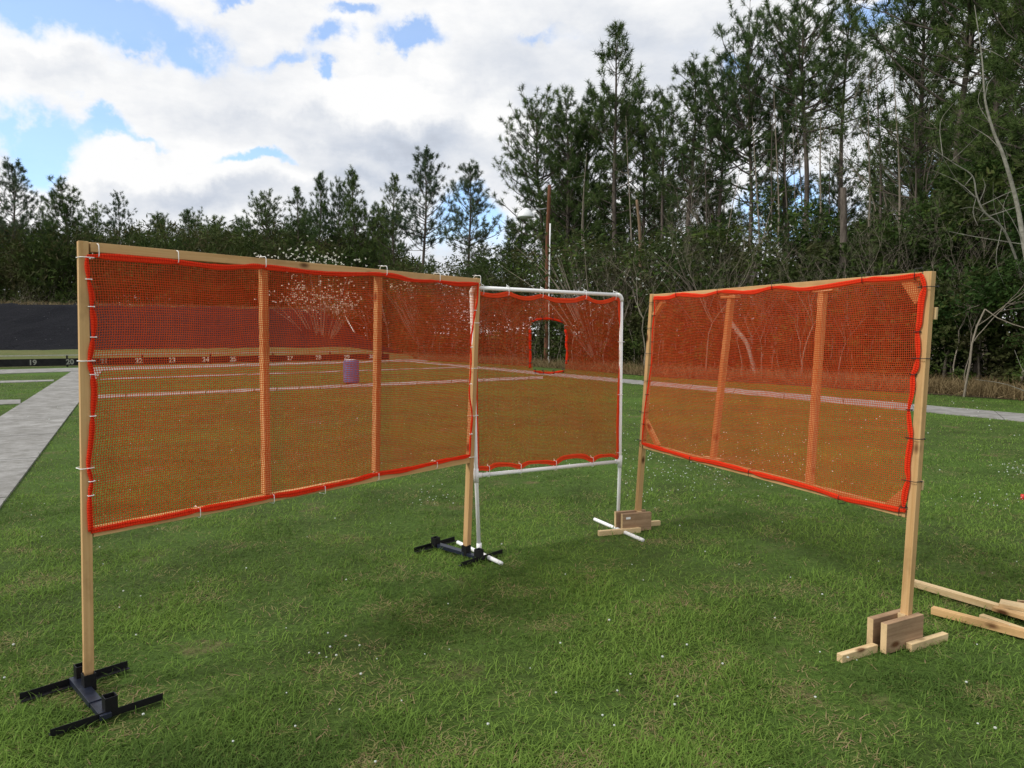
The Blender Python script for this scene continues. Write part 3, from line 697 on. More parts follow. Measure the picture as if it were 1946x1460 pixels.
# folded net pieces round the window with black ties
for seg, ts in (([(1012, 611), (1022, 607), (1035, 605.5), (1048, 606), (1060, 609), (1069, 613)], [(1015, 611), (1030, 606), (1050, 607), (1067, 613)]),
                ([(1007, 627), (1007, 650), (1008, 676), (1007, 700)], [(1008, 634), (1008, 648), (1008, 665), (1007, 690)]),
                ([(1074, 627), (1077, 640), (1076, 655), (1078, 668), (1076, 692)], [(1074, 635), (1076, 650), (1076, 667), (1077, 686)]),
                ([(1015, 705.5), (1032, 708.5), (1052, 708.5), (1071, 705)], [(1017, 706), (1032, 707), (1052, 707), (1070, 705)])):
    P_ = smooth_pts([px(u, v, .004) for u, v in seg], 5); tp = [px(u, v, .004) for u, v in ts]
    wlink('window_hem', hem_mesh(P_, tp, .022 if abs(seg[0][0] - seg[-1][0]) < 20 else .016, .010, PM, .7, .2, 5), M_hem, rt)
    vert = abs(seg[0][0] - seg[-1][0]) < 20
    for c_ in tp: tie_loop(c_, n_, .008, t_ if vert else UP, .012, UP if vert else t_, BT, rt, tail=.012, tdir=n_ + UP * .3)

# ------------------------------------------------------------ metal stands
def Gz(u, v, z): return G(u, v, z)
def metal_stand(label, rearA, rearB, frontA, frontB, c0, c1, sockets, sw=.044, sh=.07, blue=True):
    o = empty('metal_stand', [*((rearA + frontB) / 2)[:2], 0], label, 'stand', 'black steel target stands')
    def angle_iron(a, b, inward):
        h = .028; th = .003
        z = Vector(b - a).normalized()
        m1 = beam('foot_bar', a + UP * (.015 + h / 2), b + UP * (.015 + h / 2), h, th, inward, M_steel, o, .0004)
        me = m1.data; bm = bmesh.new(); bm.from_mesh(me)
        # horizontal leg of the angle
        mw, L = frame(a + UP * .0165 + inward * (h / 2 + th / 2), b + UP * .0165 + inward * (h / 2 + th / 2), UP)
        tm = boxmesh(h, th, L, .0004); tm.transform(m1.matrix_basis.inverted() @ Matrix.Translation(-o.location) @ mw); bm.from_mesh(tm)
        bm.to_mesh(me); bm.free()
    dirc = (c1 - c0) / np.linalg.norm(c1 - c0)
    angle_iron(rearA, rearB, dirc); angle_iron(frontA, frontB, -dirc)
    sid = np.cross(dirc, UP)
    a, b = between(c0, c1, .004, .004)
    beam('cross_tube', a + UP * .032, a + (b - a) * .68 + UP * .032, .046, .024, UP, M_steelb, o)
    beam('cross_tube', a + (b - a) * .66 + UP * .030, b + UP * .030, .040, .019, UP, M_steelb, o)
    for s in sockets:
        mb = MB(); h = sh; w = sw / 2; wi = w - .003
        q = [(-1, -1), (1, -1), (1, 1), (-1, 1)]; V = []
        for z, ww in ((.022, w), (.022 + h, w), (.022 + h, wi), (.03, wi)):
            for sx, sy in q: V.append(s + dirc * (sx * ww) + sid * (sy * ww) + UP * z)
        Fq = []
        for l in range(3):
            for k in range(4): Fq.append([l * 4 + k, l * 4 + (k + 1) % 4, l * 4 + 4 + (k + 1) % 4, l * 4 + 4 + k])
        Fq.append([12, 13, 14, 15])
        mb.add(np.array(V), [np.array(Fq)]); wlink('socket', mb.mesh('socket', False), M_steel, o)
    return o
g = lambda u, v: G(u, v, 0)
metal_stand('black steel stand with three sockets under the nearest post of the left net wall',
            g(38, 1338), g(243, 1274), g(96, 1409), g(310, 1337), g(143, 1304), g(203, 1378), [g(155, 1304), g(170, 1321) , g(210, 1366)])
metal_stand('black steel stand by the white foot pipe, holding the left wall far post',
            g(787, 1053), g(864, 1031), g(876, 1082), g(955, 1056), g(826, 1043), g(916, 1070), [g(828, 1045), g(886, 1061) , g(910, 1069)], sh=.065)

# ------------------------------------------------------------ wooden stands
def wood_stand(label, fp, bp, fl_, bl_, ph, grp='wooden plate stands'):
    """fp/bp: ground points (front face) of front/back plate ends; fl_/bl_: leg ends"""
    o = empty('wooden_stand', [*((fp[0] + bp[1]) / 2)[:2], 0], label, 'stand', grp)
    d = fp[1] - fp[0]; d /= np.linalg.norm(d); nn = np.array([d[1], -d[0], 0]);
    if np.dot(nn, C0 - fp[0]) < 0: nn = -nn
    for a, b in (fp, bp): beam('side_plate', a + UP * (ph / 2 + .004), b + UP * (ph / 2 + .004), ph, .032, nn, M_ply, o, .002)
    for a, b in (fl_, bl_): beam('foot_bar', a + UP * .017, b + UP * .017, .038, .030, nn, M_pale, o, .002)
    a = (fp[0] * .75 + fp[1] * .25 + bp[0] * .75 + bp[1] * .25) / 2; 
    for k in (.62, .25):
        q = (fp[0] + bp[0]) / 2 * (1 - k) + (fp[1] + bp[1]) / 2 * k
        gapw = abs(np.dot(bp[0] - fp[0], nn)) - .033
        e = q + d * (.022 if k > .4 else -.03); f_ = e + d * (.022 if k > .4 else -.022)
        if k > .4: beam('spacer', e + UP * (ph - .10), e + UP * (ph + .006), .03, max(gapw, .02), nn, M_pale, o)
    return o
# near stand: plates at right angles to the wall
PRt = PR.t if PR.t[0] > 0 else -PR.t
sp = SPN
ob = wood_stand('wooden stand of two weathered plates holding the nearest right hand post',
           (fpm, fpm + pd * .265), (fpm - pn * sp - pd * .0, fpm - pn * sp + pd * .265),
           (fpm + pn * .0325 + pd * .135, fpm + pn * .0325 + pd * .41), (fpm - pn * (sp - .0325) - pd * .245, fpm - pn * (sp - .0325) - pd * .004), .140)
c2 = G(1181.6, 1012); pd2 = (G(1240, 1009) - G(1181.6, 1014)); pd2[2] = 0; pd2 /= np.linalg.norm(pd2)
pn2 = np.array([pd2[1], -pd2[0], 0])
if np.dot(pn2, C0 - c2) < 0: pn2 = -pn2
f2 = G(1183, 1013) - pn2 * .016
b2_ = f2 - pn2 * .072
wood_stand('wooden stand of weathered plates at the right wall far post, over a white pipe foot',
           (f2, f2 + pd2 * .235), (b2_ - pd2 * .02, b2_ + pd2 * .225),
           (f2 + pn2 * .033 - pd2 * .20, f2 + pn2 * .033 + pd2 * .135), (b2_ + pn2 * .0 - pn2 * .033 + pd2 * .1, b2_ - pn2 * .033 + pd2 * .37), .135)

q = f2 + pn2 * .0175 + pd2 * .045 + UP * .107
ws = [o for o in bpy.data.objects if o.name.startswith('wooden_stand')][-1]
beam('paper_label', q - pd2 * .018, q + pd2 * .018, .016, .001, pn2, M_wt, ws, 0)
pe = bA + bd * (BL + .6) + bn * 16.0; pe2 = bA + bd * (BL + 3.0) + bn * 9.5
a = atY(655, 599.5, 60.5); b = atY(679, 642.5, 53.5)
tag(beam('thin_pole', a, b, .07, .07, UP, M_pvc, None, .01), 'thin pale pole lying down the right end of the black berm', 'pole')
# ------------------------------------------------------------ loose lumber at right
GL = 'loose boards lying on the grass at right'
def lumber(a, b, w, h, z, label, m=M_pale):
    a = np.array(a); b = np.array(b); d = (b - a); d[2] = 0; s = np.cross(d / np.linalg.norm(d), UP)
    a = a + UP * (z + h / 2); b = b + UP * (z + h / 2)
    me_o = beam('board', a, b, w, h, UP, m, None, .002); tag(me_o, label, 'board', GL); return me_o
lumber(G(1734, 1117), G(2100, 1226), .045, .035, .012, 'long pale board running from behind the nearest right post', M_pale)
lumber(G(1771, 1170), G(2080, 1252), .04, .036, .012, 'orange brown knotty board nearest the wooden stand', M_pine)
lumber(G(1864, 1178), G(2090, 1256), .035, .018, .012, 'short thin pale board end between the two long boards', M_pale)
lumber(G(1888, 1170), G(2120, 1240), .045, .020, .030, 'pale board with orange edge on top of the pile', M_pine)
lumber(G(1899, 1166), G(2140, 1214), .090, .018, .048, 'broad flat pale board on top of the pile', M_pale)
lumber(G(1933, 1156), G(2160, 1190), .035, .030, .012, 'short pale board end farthest back at the right', M_pale)

o = MB(); q = G(1944, 944, .03); o.tube(np.array([q - UP * .03, q + UP * .02]), .018, 16)
wlink('plastic_cap', o.mesh('cap'), M_red, None); tag(bpy.data.objects['plastic_cap'], 'small red plastic cap in the grass at the right edge', 'cap')

# ------------------------------------------------------------ barrel, pole, lamp
bp_ = G(668, 729); bt_ = empty('ribbed_barrel', bp_, 'blue grey ribbed plastic barrel on the near cross walk behind the net', 'barrel')
Rb = 14.5 / F * bp_[1]; Hb = (atY(668, 686, bp_[1])[2])
zz = np.linspace(0, Hb, 60); rr_ = Rb * (1 - .10 * np.clip((np.abs(zz / Hb - .5) - .42) / .08, 0, 1) ** 2) * (1 + .012 * np.sin(zz / Hb * 2 * np.pi * 14)); rr_ *= 1 + .02 * np.sin(np.pi * zz / Hb)
pipe('body', np.stack([zz * 0 + bp_[0], zz * 0 + bp_[1], zz + .02], -1), rr_, M_barrel, bt_, 40)
top = bp_ + UP * (Hb + .02)
pipe('rim', np.array([top - UP * .012, top + UP * .012]), Rb * .93, M_barrel, bt_, 40)
pipe('lid', np.array([top + UP * .006, top + UP * .016]), Rb * .86, M_lid, bt_, 40)

pb = G(1037, 697); Yp = pb[1]
po = empty('utility_pole', pb, 'reddish brown wooden pole leaning slightly before the woods', 'pole')
ptop = atY(1043.5, 352, Yp)
k = 14; s = np.linspace(0, 1, k)[:, None]; P_ = pb + (ptop - pb) * s; P_[:, 0] += .03 * np.sin(s[:, 0] * 7)
pipe('shaft', P_, np.linspace(.115, .075, k), M_pole, po, 14)
cpts = [atY(u, v, Yp - .13) for u, v in ((1045.6, 425), (1045, 460), (1043.4, 560), (1043.3, 662))]
pipe('conduit', np.array(cpts), .032, M_pvc, po, 10)
pipe('conduit_joint', np.array([atY(1043.3, 659, Yp - .13), atY(1043.3, 668, Yp - .13)]), .045, M_metal, po, 10)
cpts = [atY(u, v, Yp - .13) for u, v in ((1043.3, 664), (1043.2, 676), (1042, 681), (1044, 688), (1043.6, 697))]
pipe('hose', smooth_pts(cpts, 4), .026, M_pvc, po, 8)
lm = empty('area_lamp', atY(999, 404, Yp), 'small white dome lamp on an arm beside the brown pole top', 'lamp')
cl = atY(999, 404, Yp); Zs = np.linspace(0, 1, 12)
pipe('lamp_shade', np.array([cl + UP * (.20 - .42 * q) for q in Zs]), .02 + .36 * np.sin(Zs * np.pi / 2) ** .7, M_lampg, lm, 20)
pipe('arm', np.array([cl + UP * .19, atY(1012, 399, Yp), atY(1028, 398, Yp), atY(1042, 396, Yp)]), .03, M_metal, lm, 8)

# ------------------------------------------------------------ trees
def unit(v): return v / (np.linalg.norm(v, axis=-1, keepdims=True) + 1e-9)
def tri_needles(P, D, n, ln, w, rs, spread=.85, tint=None):
    """n triangular needles per tuft at P pointing round D"""
    k = len(P); D = np.repeat(D, n, 0); rr = unit(rs.normal(size=(k * n, 3)))
    d = unit(D * (1 - spread * .45) + rr * spread); base = np.repeat(P, n, 0) + D * (rs.uniform(-.24, .04, (k * n, 1)))
    L = ln * rs.uniform(.6, 1.15, (k * n, 1)); side = unit(np.cross(d, rs.normal(size=(k * n, 3)))) * w / 2
    V = np.stack([base - side, base + side, base + d * L], 1).reshape(-1, 3)
    T = np.repeat(rs.uniform(0, 1, k) if tint is None else tint, n * 3) * .8 + np.repeat(rs.uniform(0, .2, k * n), 3)
    return V, np.arange(len(V)).reshape(-1, 3), T
def quad_leaves(P, size, rs, tint, flat=.3, asp=.45):
    k = len(P); a = unit(rs.normal(size=(k, 3))); a[:, 2] *= (1 - flat); a = unit(a); b = unit(np.cross(a, rs.normal(size=(k, 3)))); s = size * rs.uniform(.6, 1.3, (k, 1))
    V = np.stack([P - a * s, P + b * s * asp, P + a * s, P - b * s * asp], 1).reshape(-1, 3)
    return V, np.arange(len(V)).reshape(-1, 4), np.repeat(tint, 4)
def pine(seed, H, cb, Rc, nb=60, lean=.02, ntuft=40, shape=.8, gap=.2, sub=3, w=.027, nl=.34):
    rs = np.random.RandomState(seed); mb = MB(); r0 = H * .0085 + .03
    zs = np.linspace(0, H, 14); tx = lean * H * (zs / H) ** 2 * math.cos(seed) + .12 * np.sin(zs * .5 + seed); ty = lean * H * (zs / H) ** 2 * math.sin(seed) + .12 * np.cos(zs * .43 + seed)
    tx -= tx[0]; ty -= ty[0]
    TP = np.stack([tx, ty, zs], -1); mb.tube(TP, r0 * (1 - zs / H) ** .8 + .015, 8)
    tr = lambda z: np.array([np.interp(z, zs, tx), np.interp(z, zs, ty), z])
    tp = []; td = []
    z = cb * H; ang = rs.uniform(0, 6)
    lob = rs.uniform(0, 6, 3)
    hs = np.sort(cb * H + (H * .985 - cb * H) * rs.uniform(0, 1, nb) ** .9)
    for z in hs:
        t = (z - cb * H) / (H - cb * H); ang += 2.4 + rs.uniform(-.5, .5)
        prof = (1 - t * .97) ** (shape * .8) * min(1, .45 + t * 3.0)
        L = 1.38 * Rc * prof * rs.uniform(.5, 1.2) * (1 + .25 * math.sin(ang * 2 + lob[0]) * (1 - t)) + .25
        up0 = rs.uniform(-.05, .25) + t * .9
        if rs.rand() < gap * (1 - t): L *= .4
        p = tr(z); n = 6; pts = [p]; d = np.array([math.cos(ang), math.sin(ang), up0]); d /= np.linalg.norm(d)
        for i in range(n):
            d = d + rs.normal(size=3) * .10 + np.array([0, 0, .09]); d /= np.linalg.norm(d); pts.append(pts[-1] + d * L / n)
        pts = np.array(pts); mb.tube(pts, np.linspace(.010 + L * .010, .005, n + 1), 4, cap=False)
        tp.append(pts[-1]); td.append(d)
        ns = max(1, int(sub * (L / 1.2) + rs.rand()))
        for j in range(ns):
            f = rs.uniform(.30, 1); q = pts[int(f * n)] if f < 1 else pts[-1]
            sd_ = unit(d + rs.normal(size=3) * .75 + np.array([0, 0, .35])); l2 = (.30 + .35 * rs.rand()) * min(1.3, .5 + L * .35); e = q + sd_ * l2
            mb.tube(np.array([q, (q + e) / 2 + rs.normal(size=3) * .03, e]), [.010, .008, .005], 3, cap=False)
            tp.append(e); td.append(unit(sd_ + np.array([0, 0, .5]))); 
            if rs.rand() < .15: tp.append((q + e) / 2); td.append(sd_)
    for j in range(9): 
        tp.append(tr(H) + np.array([rs.normal() * .05 * j, rs.normal() * .05 * j, -.14 * j])); td.append(np.array([rs.normal() * .4, rs.normal() * .4, 1.]))
    # dead stubs below the crown
    for j in range(int(H * .9)):
        z = rs.uniform(.15, cb + .05) * H; a = rs.uniform(0, 6.3); l = rs.uniform(.2, 1.1); p = tr(z); e = p + np.array([math.cos(a), math.sin(a), rs.uniform(-.3, .3)]) * l
        mb.tube(np.array([p, (p + e) / 2 + rs.normal(size=3) * .04, e]), [.014, .009, .004], 3, cap=False)
    tp = np.array(tp); td = unit(np.array(td)); V, Fc, T = tri_needles(tp, td, ntuft, nl, w, rs, .95)
    return mb.mesh('pine_trunk'), npmesh('pine_crown', V, [Fc], T)
def bare(seed, H, depth=5, spread=.5, r0=None, up=.35, forks=3, start=.25):
    rs = np.random.RandomState(seed); mb = MB(); r0 = r0 or H * .009; tips = []
    def rec(p, d, L, r, k):
        n = 5; pts = [p]
        for i in range(n):
            d = unit(d + rs.normal(size=3) * .12 + np.array([0, 0, .05 * up])); pts.append(pts[-1] + d * L / n)
        mb.tube(np.array(pts), np.linspace(r, r * .62, n + 1), 6 if k == depth else (4 if k > 2 else 3), cap=False)
        if k == 0: tips.append(pts[-1]); return
        for j in range(forks if k > 1 else forks + 1):
            f = rs.randint(2, n + 1); f = n if j == 0 else f
            rec(pts[f], unit(d + rs.normal(size=3) * spread + np.array([0, 0, up * .4])), L * rs.uniform(.5, .8), r * .58 * (.9 if f == n else .75), k - 1); tips.append(pts[f])
    rec(np.zeros(3), unit(np.array([rs.normal() * .1, rs.normal() * .1, 1.])), H * .38, r0, depth)
    return mb.mesh('bare'), np.array(tips)
def leafcloud(centers, rad, nper, size, rs, tint=None, asp=.45):
    k = len(centers); P = np.repeat(centers, nper, 0); d = unit(rs.normal(size=(k * nper, 3))) * (rs.uniform(0, 1, (k * nper, 1)) ** .5)
    rr = np.broadcast_to(np.asarray(rad), (k,)); P = P + d * np.repeat(rr, nper)[:, None] * np.array([1.1, 1.1, .75])
    t = np.repeat(rs.uniform(0, 1, k) if tint is None else tint, nper) * .6 + rs.uniform(0, .4, k * nper)
    return quad_leaves(P, size, rs, t, .3 if asp > .25 else -.3, asp=asp)
def broad(seed, H, Rc, ncl, nper, size, cr=.55, cb=.25):
    rs = np.random.RandomState(seed); me, tips = bare(seed, H * .95, 4, .55, H * .014, .3)
    sel = tips[tips[:, 2] > cb * H]; sel = sel[rs.randint(0, len(sel), ncl)] + rs.normal(size=(ncl, 3)) * .35
    V, Fc, T = leafcloud(sel, cr * rs.uniform(.6, 1.3, ncl), nper, size, rs); return me, npmesh('broad_crown', V, [Fc], T)

pines = [pine(1, 17, .50, 3.0, 74, .02), pine(2, 17, .40, 2.5, 84, .01, shape=.9), pine(3, 18, .58, 3.2, 68, .03, shape=.6), pine(4, 16, .30, 2.1, 92, .01, shape=1.0, gap=.1),
         pine(5, 19, .62, 2.4, 46, .02, shape=.7), pine(6, 15, .22, 2.9, 105, .02, shape=.75, gap=.1), pine(7, 17, .45, 3.8, 72, .03, shape=.5, gap=.3)]
pineH = [17, 17, 18, 16, 19, 15, 17]
used = set()
def place_tree(kind, name, tr_me, cr_me, H0, u, vtop, Y, label, group=None, mt=M_bark, mc=M_need, rz=None, wide=1.0, cat='tree', base_z=0.0):
    tp = atY(u, vtop, Y); H = tp[2] - base_z; s = H / H0
    o = empty(name, (tp[0], Y, base_z), label, cat, group, rz if rz is not None else random.uniform(0, 6.28)); o.scale = (s * wide, s * wide, s)
    a = link('trunk', tr_me, None, o); 
    if not tr_me.materials: tr_me.materials.append(mt)
    if cr_me is not None:
        if not cr_me.materials: cr_me.materials.append(mc)
        c_ = link('crown', cr_me, None, o)
        if mc is not cr_me.materials[0]: c_.material_slots[0].link = 'OBJECT'; c_.material_slots[0].material = mc
    return o
PT = [  # variant, u, vtop, Y, wide, label, needles
 (0, 18, 312, 74, 1.0, 'tall pine at the left edge of the photo rising above the woods'),
 (5, 78, 405, 78, .8, 'short pine in the notch just right of the leftmost tall pine'),
 (5, 124, 350, 72, 1.05, 'dense pointed pine above the left wall near post'),
 (4, 228, 376, 82, .9, 'round topped open pine over the top rail near the left post'),
 (3, 300, 410, 84, 1.3, 'dark broad pine left of the small rounded dark pine'),
 (3, 355, 400, 88, 1.0, 'small rounded dark pine on the low skyline'),
 (5, 425, 422, 86, 1.3, 'low bushy pine left of the three topped pine'),
 (2, 508, 372, 74, .9, 'open three topped pine over the first slat'),
 (1, 568, 360, 70, .9, 'leafy pine left of the narrow spire pine'),
 (3, 606, 331, 68, .85, 'narrow spire pine with separate upright tufts'),
 (2, 640, 350, 69, .7, 'thin pine between the spire pine and the bright green pine'),
 (3, 672, 324, 66, .95, 'bright green pointed pine with a single leader'),
 (5, 716, 395, 66, .9, 'short dense pine between two pointed pines'),
 (1, 745, 337, 63, .95, 'pointed pine over the second slat'),
 (0, 804, 292, 58, 1.0, 'tall slim pine with twin trunk and narrow top knot'),
 (0, 893, 317, 54, 1.05, 'grey green pine with clear sky beneath its crown'),
 (6, 1030, 215, 46, 1.0, 'wide spreading pine directly behind the brown pole'),
 (5, 1086, 192, 44, .9, 'dense pine right of the brown pole'),
 (5, 1118, 186, 46, .9, 'dense pine tucked left of the tallest spire'),
 (1, 1178, 57, 42, .95, 'tallest pointed pine of the middle woods'),
 (5, 1225, 170, 44, 1.0, 'full dark pine right of the tallest spire'),
 (4, 1268, 188, 40, .9, 'slim pine with a long bare trunk in the gap'),
 (0, 1318, 125, 38, 1.0, 'rounded pine standing right of the slim bare trunk'),
 (2, 1378, 150, 38, .9, 'open pine left of the big twin topped pine'),
 (6, 1432, 70, 36, .85, 'broad topped pine left of the highest pine in the middle right'),
 (2, 1535, -6, 34, 1.0, 'highest pine in the middle right with long bare trunk'),
 (4, 1600, 8, 35, .9, 'pine with forked top beside the highest one'),
 (1, 1500, 130, 39, .9, 'thin dark pine behind the highest one'),
 (5, 1772, -60, 27, .9, 'big pine left of the dark mass at right'),
 (6, 1850, -260, 24, .9, 'huge dark pine reaching out of the top of the photo'),
 (1, 1925, -200, 22, .95, 'huge pine at the right edge of the photo'),
 (5, 1985, -120, 20, .9, 'lower dark pine cut by the right edge of the photo'),
]
for i, (k, u, vt, Y, wd, lb) in enumerate(PT):
    place_tree('pine', 'pine_tree', pines[k][0], pines[k][1], pineH[k], u, vt, Y, lb, 'pines of the woods behind the range', wide=wd, mc=M_needb if u in (228, 804, 893, 18) else M_need, rz=i * 1.7)
# indistinct further pines
GI = 'half hidden pines deeper in the woods'; rs = np.random.RandomState(5)
vt_u = [-300, 0, 150, 350, 550, 700, 800, 900, 1000, 1200, 1350, 1500, 1650, 1800, 1950, 2300]
vt_v = [380, 405, 405, 412, 405, 410, 490, 480, 350, 330, 330, 320, 330, 200, 100, 20]
Yb_ = [100, 100, 98, 98, 90, 86, 76, 70, 58, 54, 50, 46, 44, 38, 32, 28]
for i in range(72):
    u = -260 + i * 35 + rs.uniform(-15, 15); k = [3, 5, 1, 6, 2][i % 5]
    if u > 1120 and i % 3 == 0: continue
    place_tree('pine', 'pine_tree', pines[k][0], pines[k][1], pineH[k], u, np.interp(u, vt_u, vt_v) + rs.uniform(0, 50), np.interp(u, vt_u, Yb_) + rs.uniform(-5, 5), 'half hidden pine deeper in the dark woods', GI, wide=rs.uniform(.9, 1.3), rz=i * 2.1)

# broadleaf evergreens along the edge
brs = [broad(31, 8, 3, 230, 60, .085, .6, .15), broad(32, 8, 3, 260, 60, .085, .55, .1), broad(33, 7, 3, 200, 70, .08, .6, .1)]
BT_ = [(0, 1290, 420, 33, 'bright bushy evergreen behind the gap between middle and right net'), (1, 1385, 380, 31, 'bushy green tree over the first slat of the right wall'),
       (2, 1150, 470, 36, 'low bushy evergreen behind the pipe frame corner'), (0, 1650, 300, 27, 'dull grey green tree right of the broken trunk'), (1, 1730, 330, 24, 'yellowish green understory tree over the right post'),
       (1, 1880, 220, 20, 'dark leafy tree behind the pale crooked trunk'), (2, 1940, 480, 17, 'glossy dark shrub at the right edge above the path'), (2, 600, 470, 62, 'dark bush left of the second slat above the top rail'),
       (0, 960, 470, 44, 'scrubby tree left of the brown pole'), (1, 1490, 430, 30, 'dark shrub below the tall bare trunks'), (0, 1800, 500, 20, 'dark hollow shrub right of the right wall'),
       (2, 1560, 480, 28, 'low shrub left of the broken trunk'), (1, 2010, 300, 18, 'dark leafy tree cut by the right edge')]
for i, (k, u, vt, Y, lb) in enumerate(BT_):
    place_tree('b', 'evergreen_shrub' if vt > 400 else 'broadleaf_tree', brs[k][0], brs[k][1], [8, 8, 7][k], u, vt, Y, lb, 'broadleaf evergreens along the wood edge', M_twig, M_leaf, wide=1.05, rz=i * 1.3, cat='shrub' if vt > 400 else 'tree')
# bare deciduous trees
bt_me = [bare(51, 12, 6, .42, .075, .5), bare(52, 10, 5, .5, .05, .4), bare(53, 5, 5, .45, .025, .6)]
thin = []
for sdd in (0, 1):
    me, tips = bt_me[sdd]; rs = np.random.RandomState(sdd); P_ = tips[rs.randint(0, len(tips), 3400)] + rs.normal(size=(3400, 3)) * .09
    V, Fc, T = quad_leaves(P_, .040, rs, rs.uniform(.2, 1, 3400)); thin.append(npmesh('thin_leaves', V, [Fc], T))
DT = [(0, 1692, 95, 29, 1, 'thinly leafed grey tree between the forked pine and the dark mass'), (0, 1760, 160, 26, 1, 'sparse grey tree in front of the big right pine'), (1, 1640, 240, 27, 1, 'thin leafed tree above the broken trunk'),
      (1, 1470, 330, 29, 0, 'bare tree with upright stems before the tall right pines'), (1, 1430, 300, 31, 0, 'bare tree left of the tall right pines'), (0, 1355, 300, 32, 0, 'pale crooked bare tree right of the rounded pine'),
      (1, 965, 420, 40, 0, 'bare brushy tree left of the brown pole'), (1, 1000, 430, 41, 0, 'bare brushy tree touching the brown pole'), (1, 735, 452, 55, 0, 'pale bare sapling over the second slat'),
      (1, 700, 470, 56, 0, 'short bare sapling left of the pale one'), (1, 925, 440, 42, 0, 'bare brushy tree above the end of the left wall'), (1, 1850, 330, 17, 0, 'bare pale branches reaching left at the right edge')]
for i, (k, u, vt, Y, lf, lb) in enumerate(DT):
    place_tree('d', 'bare_tree', bt_me[k][0], thin[k] if lf else None, [12, 10][k] * .93, u, vt, Y, lb, 'bare winter trees', M_twig, M_leaf, rz=i * 1.1)
GS = 'bare saplings in the brush'; rs = np.random.RandomState(9)
eu = [-300, 735, 800, 900, 1050, 1235, 1600, 1946, 2300]; ey = [70, 60, 41, 37.5, 31.5, 25.5, 20.0, 16.2, 13.5]
for i in range(76):
    u = 770 + i * 16 + rs.uniform(-9, 9); Y = np.interp(u, eu, ey) + rs.uniform(.4, 3.5); Hs_ = rs.uniform(2.2, 5.5)
    vt = 636 - (Hs_ - CH) / Y * F
    place_tree('s', 'sapling', bt_me[2][0], None, 5 * .93, u, vt, Y, 'leafless sapling in the brush at the wood edge', GS, M_twig, rz=rs.uniform(0, 6), wide=rs.uniform(.8, 1.3))
for i, u in enumerate((6, 14, 26, 62, 80, 96, 130, -40, -90, 168, 205, 262, 330)):
    Y = 60 + (i * 7 % 5); place_tree('s', 'sapling', bt_me[1][0], None, 10 * .93, u, 470 + (i * 37 % 60), Y, 'pale leafless sapling on the far side of the black berm', 'pale saplings behind the berm', M_twig, rz=i * 2.3, wide=.7)
# white flowered trees
def flowers(name, cs, n, spread, Y, size, label, seed):
    rs = np.random.RandomState(seed); P_ = []
    for (u, v, w, h, m_) in cs:
        k = int(n * m_); uu = rs.normal(u, w, k); vv = rs.normal(v, h, k)
        for a, b in zip(uu, vv): P_.append(atY(a, b, Y + rs.uniform(-spread, spread)))
    P_ = np.array(P_); u0 = np.mean([c[0] for c in cs]); base = np.array([atY(u0, 640, Y)[0], Y, 0])
    o = empty(name, base, label, 'tree', 'white flowering trees at the wood edge')
    # stems reaching to groups of blossoms
    mb = MB()
    for q in P_[rs.randint(0, len(P_), 26)]:
        mid = base * .5 + q * .5 + np.array([0, 0, .4]) + rs.normal(size=3) * .2; mb.tube(smooth_pts([base, mid, q], 5), np.linspace(.045, .006, 11), 4, cap=False)
    wlink('trunk', mb.mesh('trunk'), M_twig, o)
    k = 4; Pf = np.repeat(P_, k, 0) + rs.normal(size=(len(P_) * k, 3)) * size * .35
    V, Fc, T = quad_leaves(Pf, size, rs, rs.uniform(0, 1, len(Pf))); me = npmesh('blossom', V, [Fc], T); wlink('blossom', me, M_flow, o)
    Pl_ = P_[rs.randint(0, len(P_), 700)] + rs.normal(size=(700, 3)) * .5; V, Fc, T = quad_leaves(Pl_, .10, rs, rs.uniform(0, 1, 700)); wlink('crown', npmesh('crown', V, [Fc], T), M_leaf, o)
flowers('flowering_tree', [(600, 565, 40, 13, .8), (560, 545, 12, 18, .2), (645, 580, 22, 10, .55), (640, 540, 30, 8, .15), (590, 490, 40, 14, .5), (640, 505, 30, 10, .2)], 210, 1.6, 51, .075, 'tree covered in white blossom seen through the left net', 61)
flowers('flowering_tree', [(770, 545, 18, 8, .7), (850, 560, 40, 22, .5)], 60, 1.2, 46, .065, 'sparsely white blossomed tree through the left net near its far post', 62)
flowers('flowering_tree', [(1450, 410, 26, 40, .8), (1500, 440, 20, 40, .3), (1330, 490, 50, 25, .7), (1240, 520, 30, 20, .5)], 50, 1.4, 27, .045, 'scattered white blossoms above the right net wall', 63)
flowers('flowering_tree', [(1090, 490, 60, 18, .7), (1190, 540, 15, 30, .4)], 45, 1.2, 31, .045, 'scattered white blossoms above the pipe frame', 64)
# single trunks
def trunk_thing(name, pts, Y, rad, m, label, cat='tree', group=None, seed=0, twigs=0):
    P_ = smooth_pts([atY(u, v, Y + dy) for u, v, dy in pts], 5); base = P_[-1] if P_[-1][2] < P_[0][2] else P_[0]
    o = empty(name, (base[0], base[1], 0), label, cat, group); mb = MB(); mb.tube(P_, np.interp(np.linspace(0, 1, len(P_)), [0, 1], rad), 10)
    rs = np.random.RandomState(seed)
    for i in range(twigs):
        p = P_[rs.randint(2, len(P_) - 1)]; d = unit(rs.normal(size=3) * np.array([1, .5, .6]) + np.array([0, 0, .3])); l = rs.uniform(.4, 1.6)
        mb.tube(smooth_pts([p, p + d * l * .5 + rs.normal(size=3) * .05, p + d * l + rs.normal(size=3) * .15], 3), np.linspace(.010, .003, 7), 4, cap=False)
    wlink('trunk', mb.mesh('trunk'), m, o); return o
trunk_thing('broken_trunk', [(1603, 357, 0), (1603, 450, 0), (1601, 560, 0), (1600, 745, 0)], 23.0, (.09, .14), M_bark, 'dead broken trunk standing above the right wall top rail', seed=3)
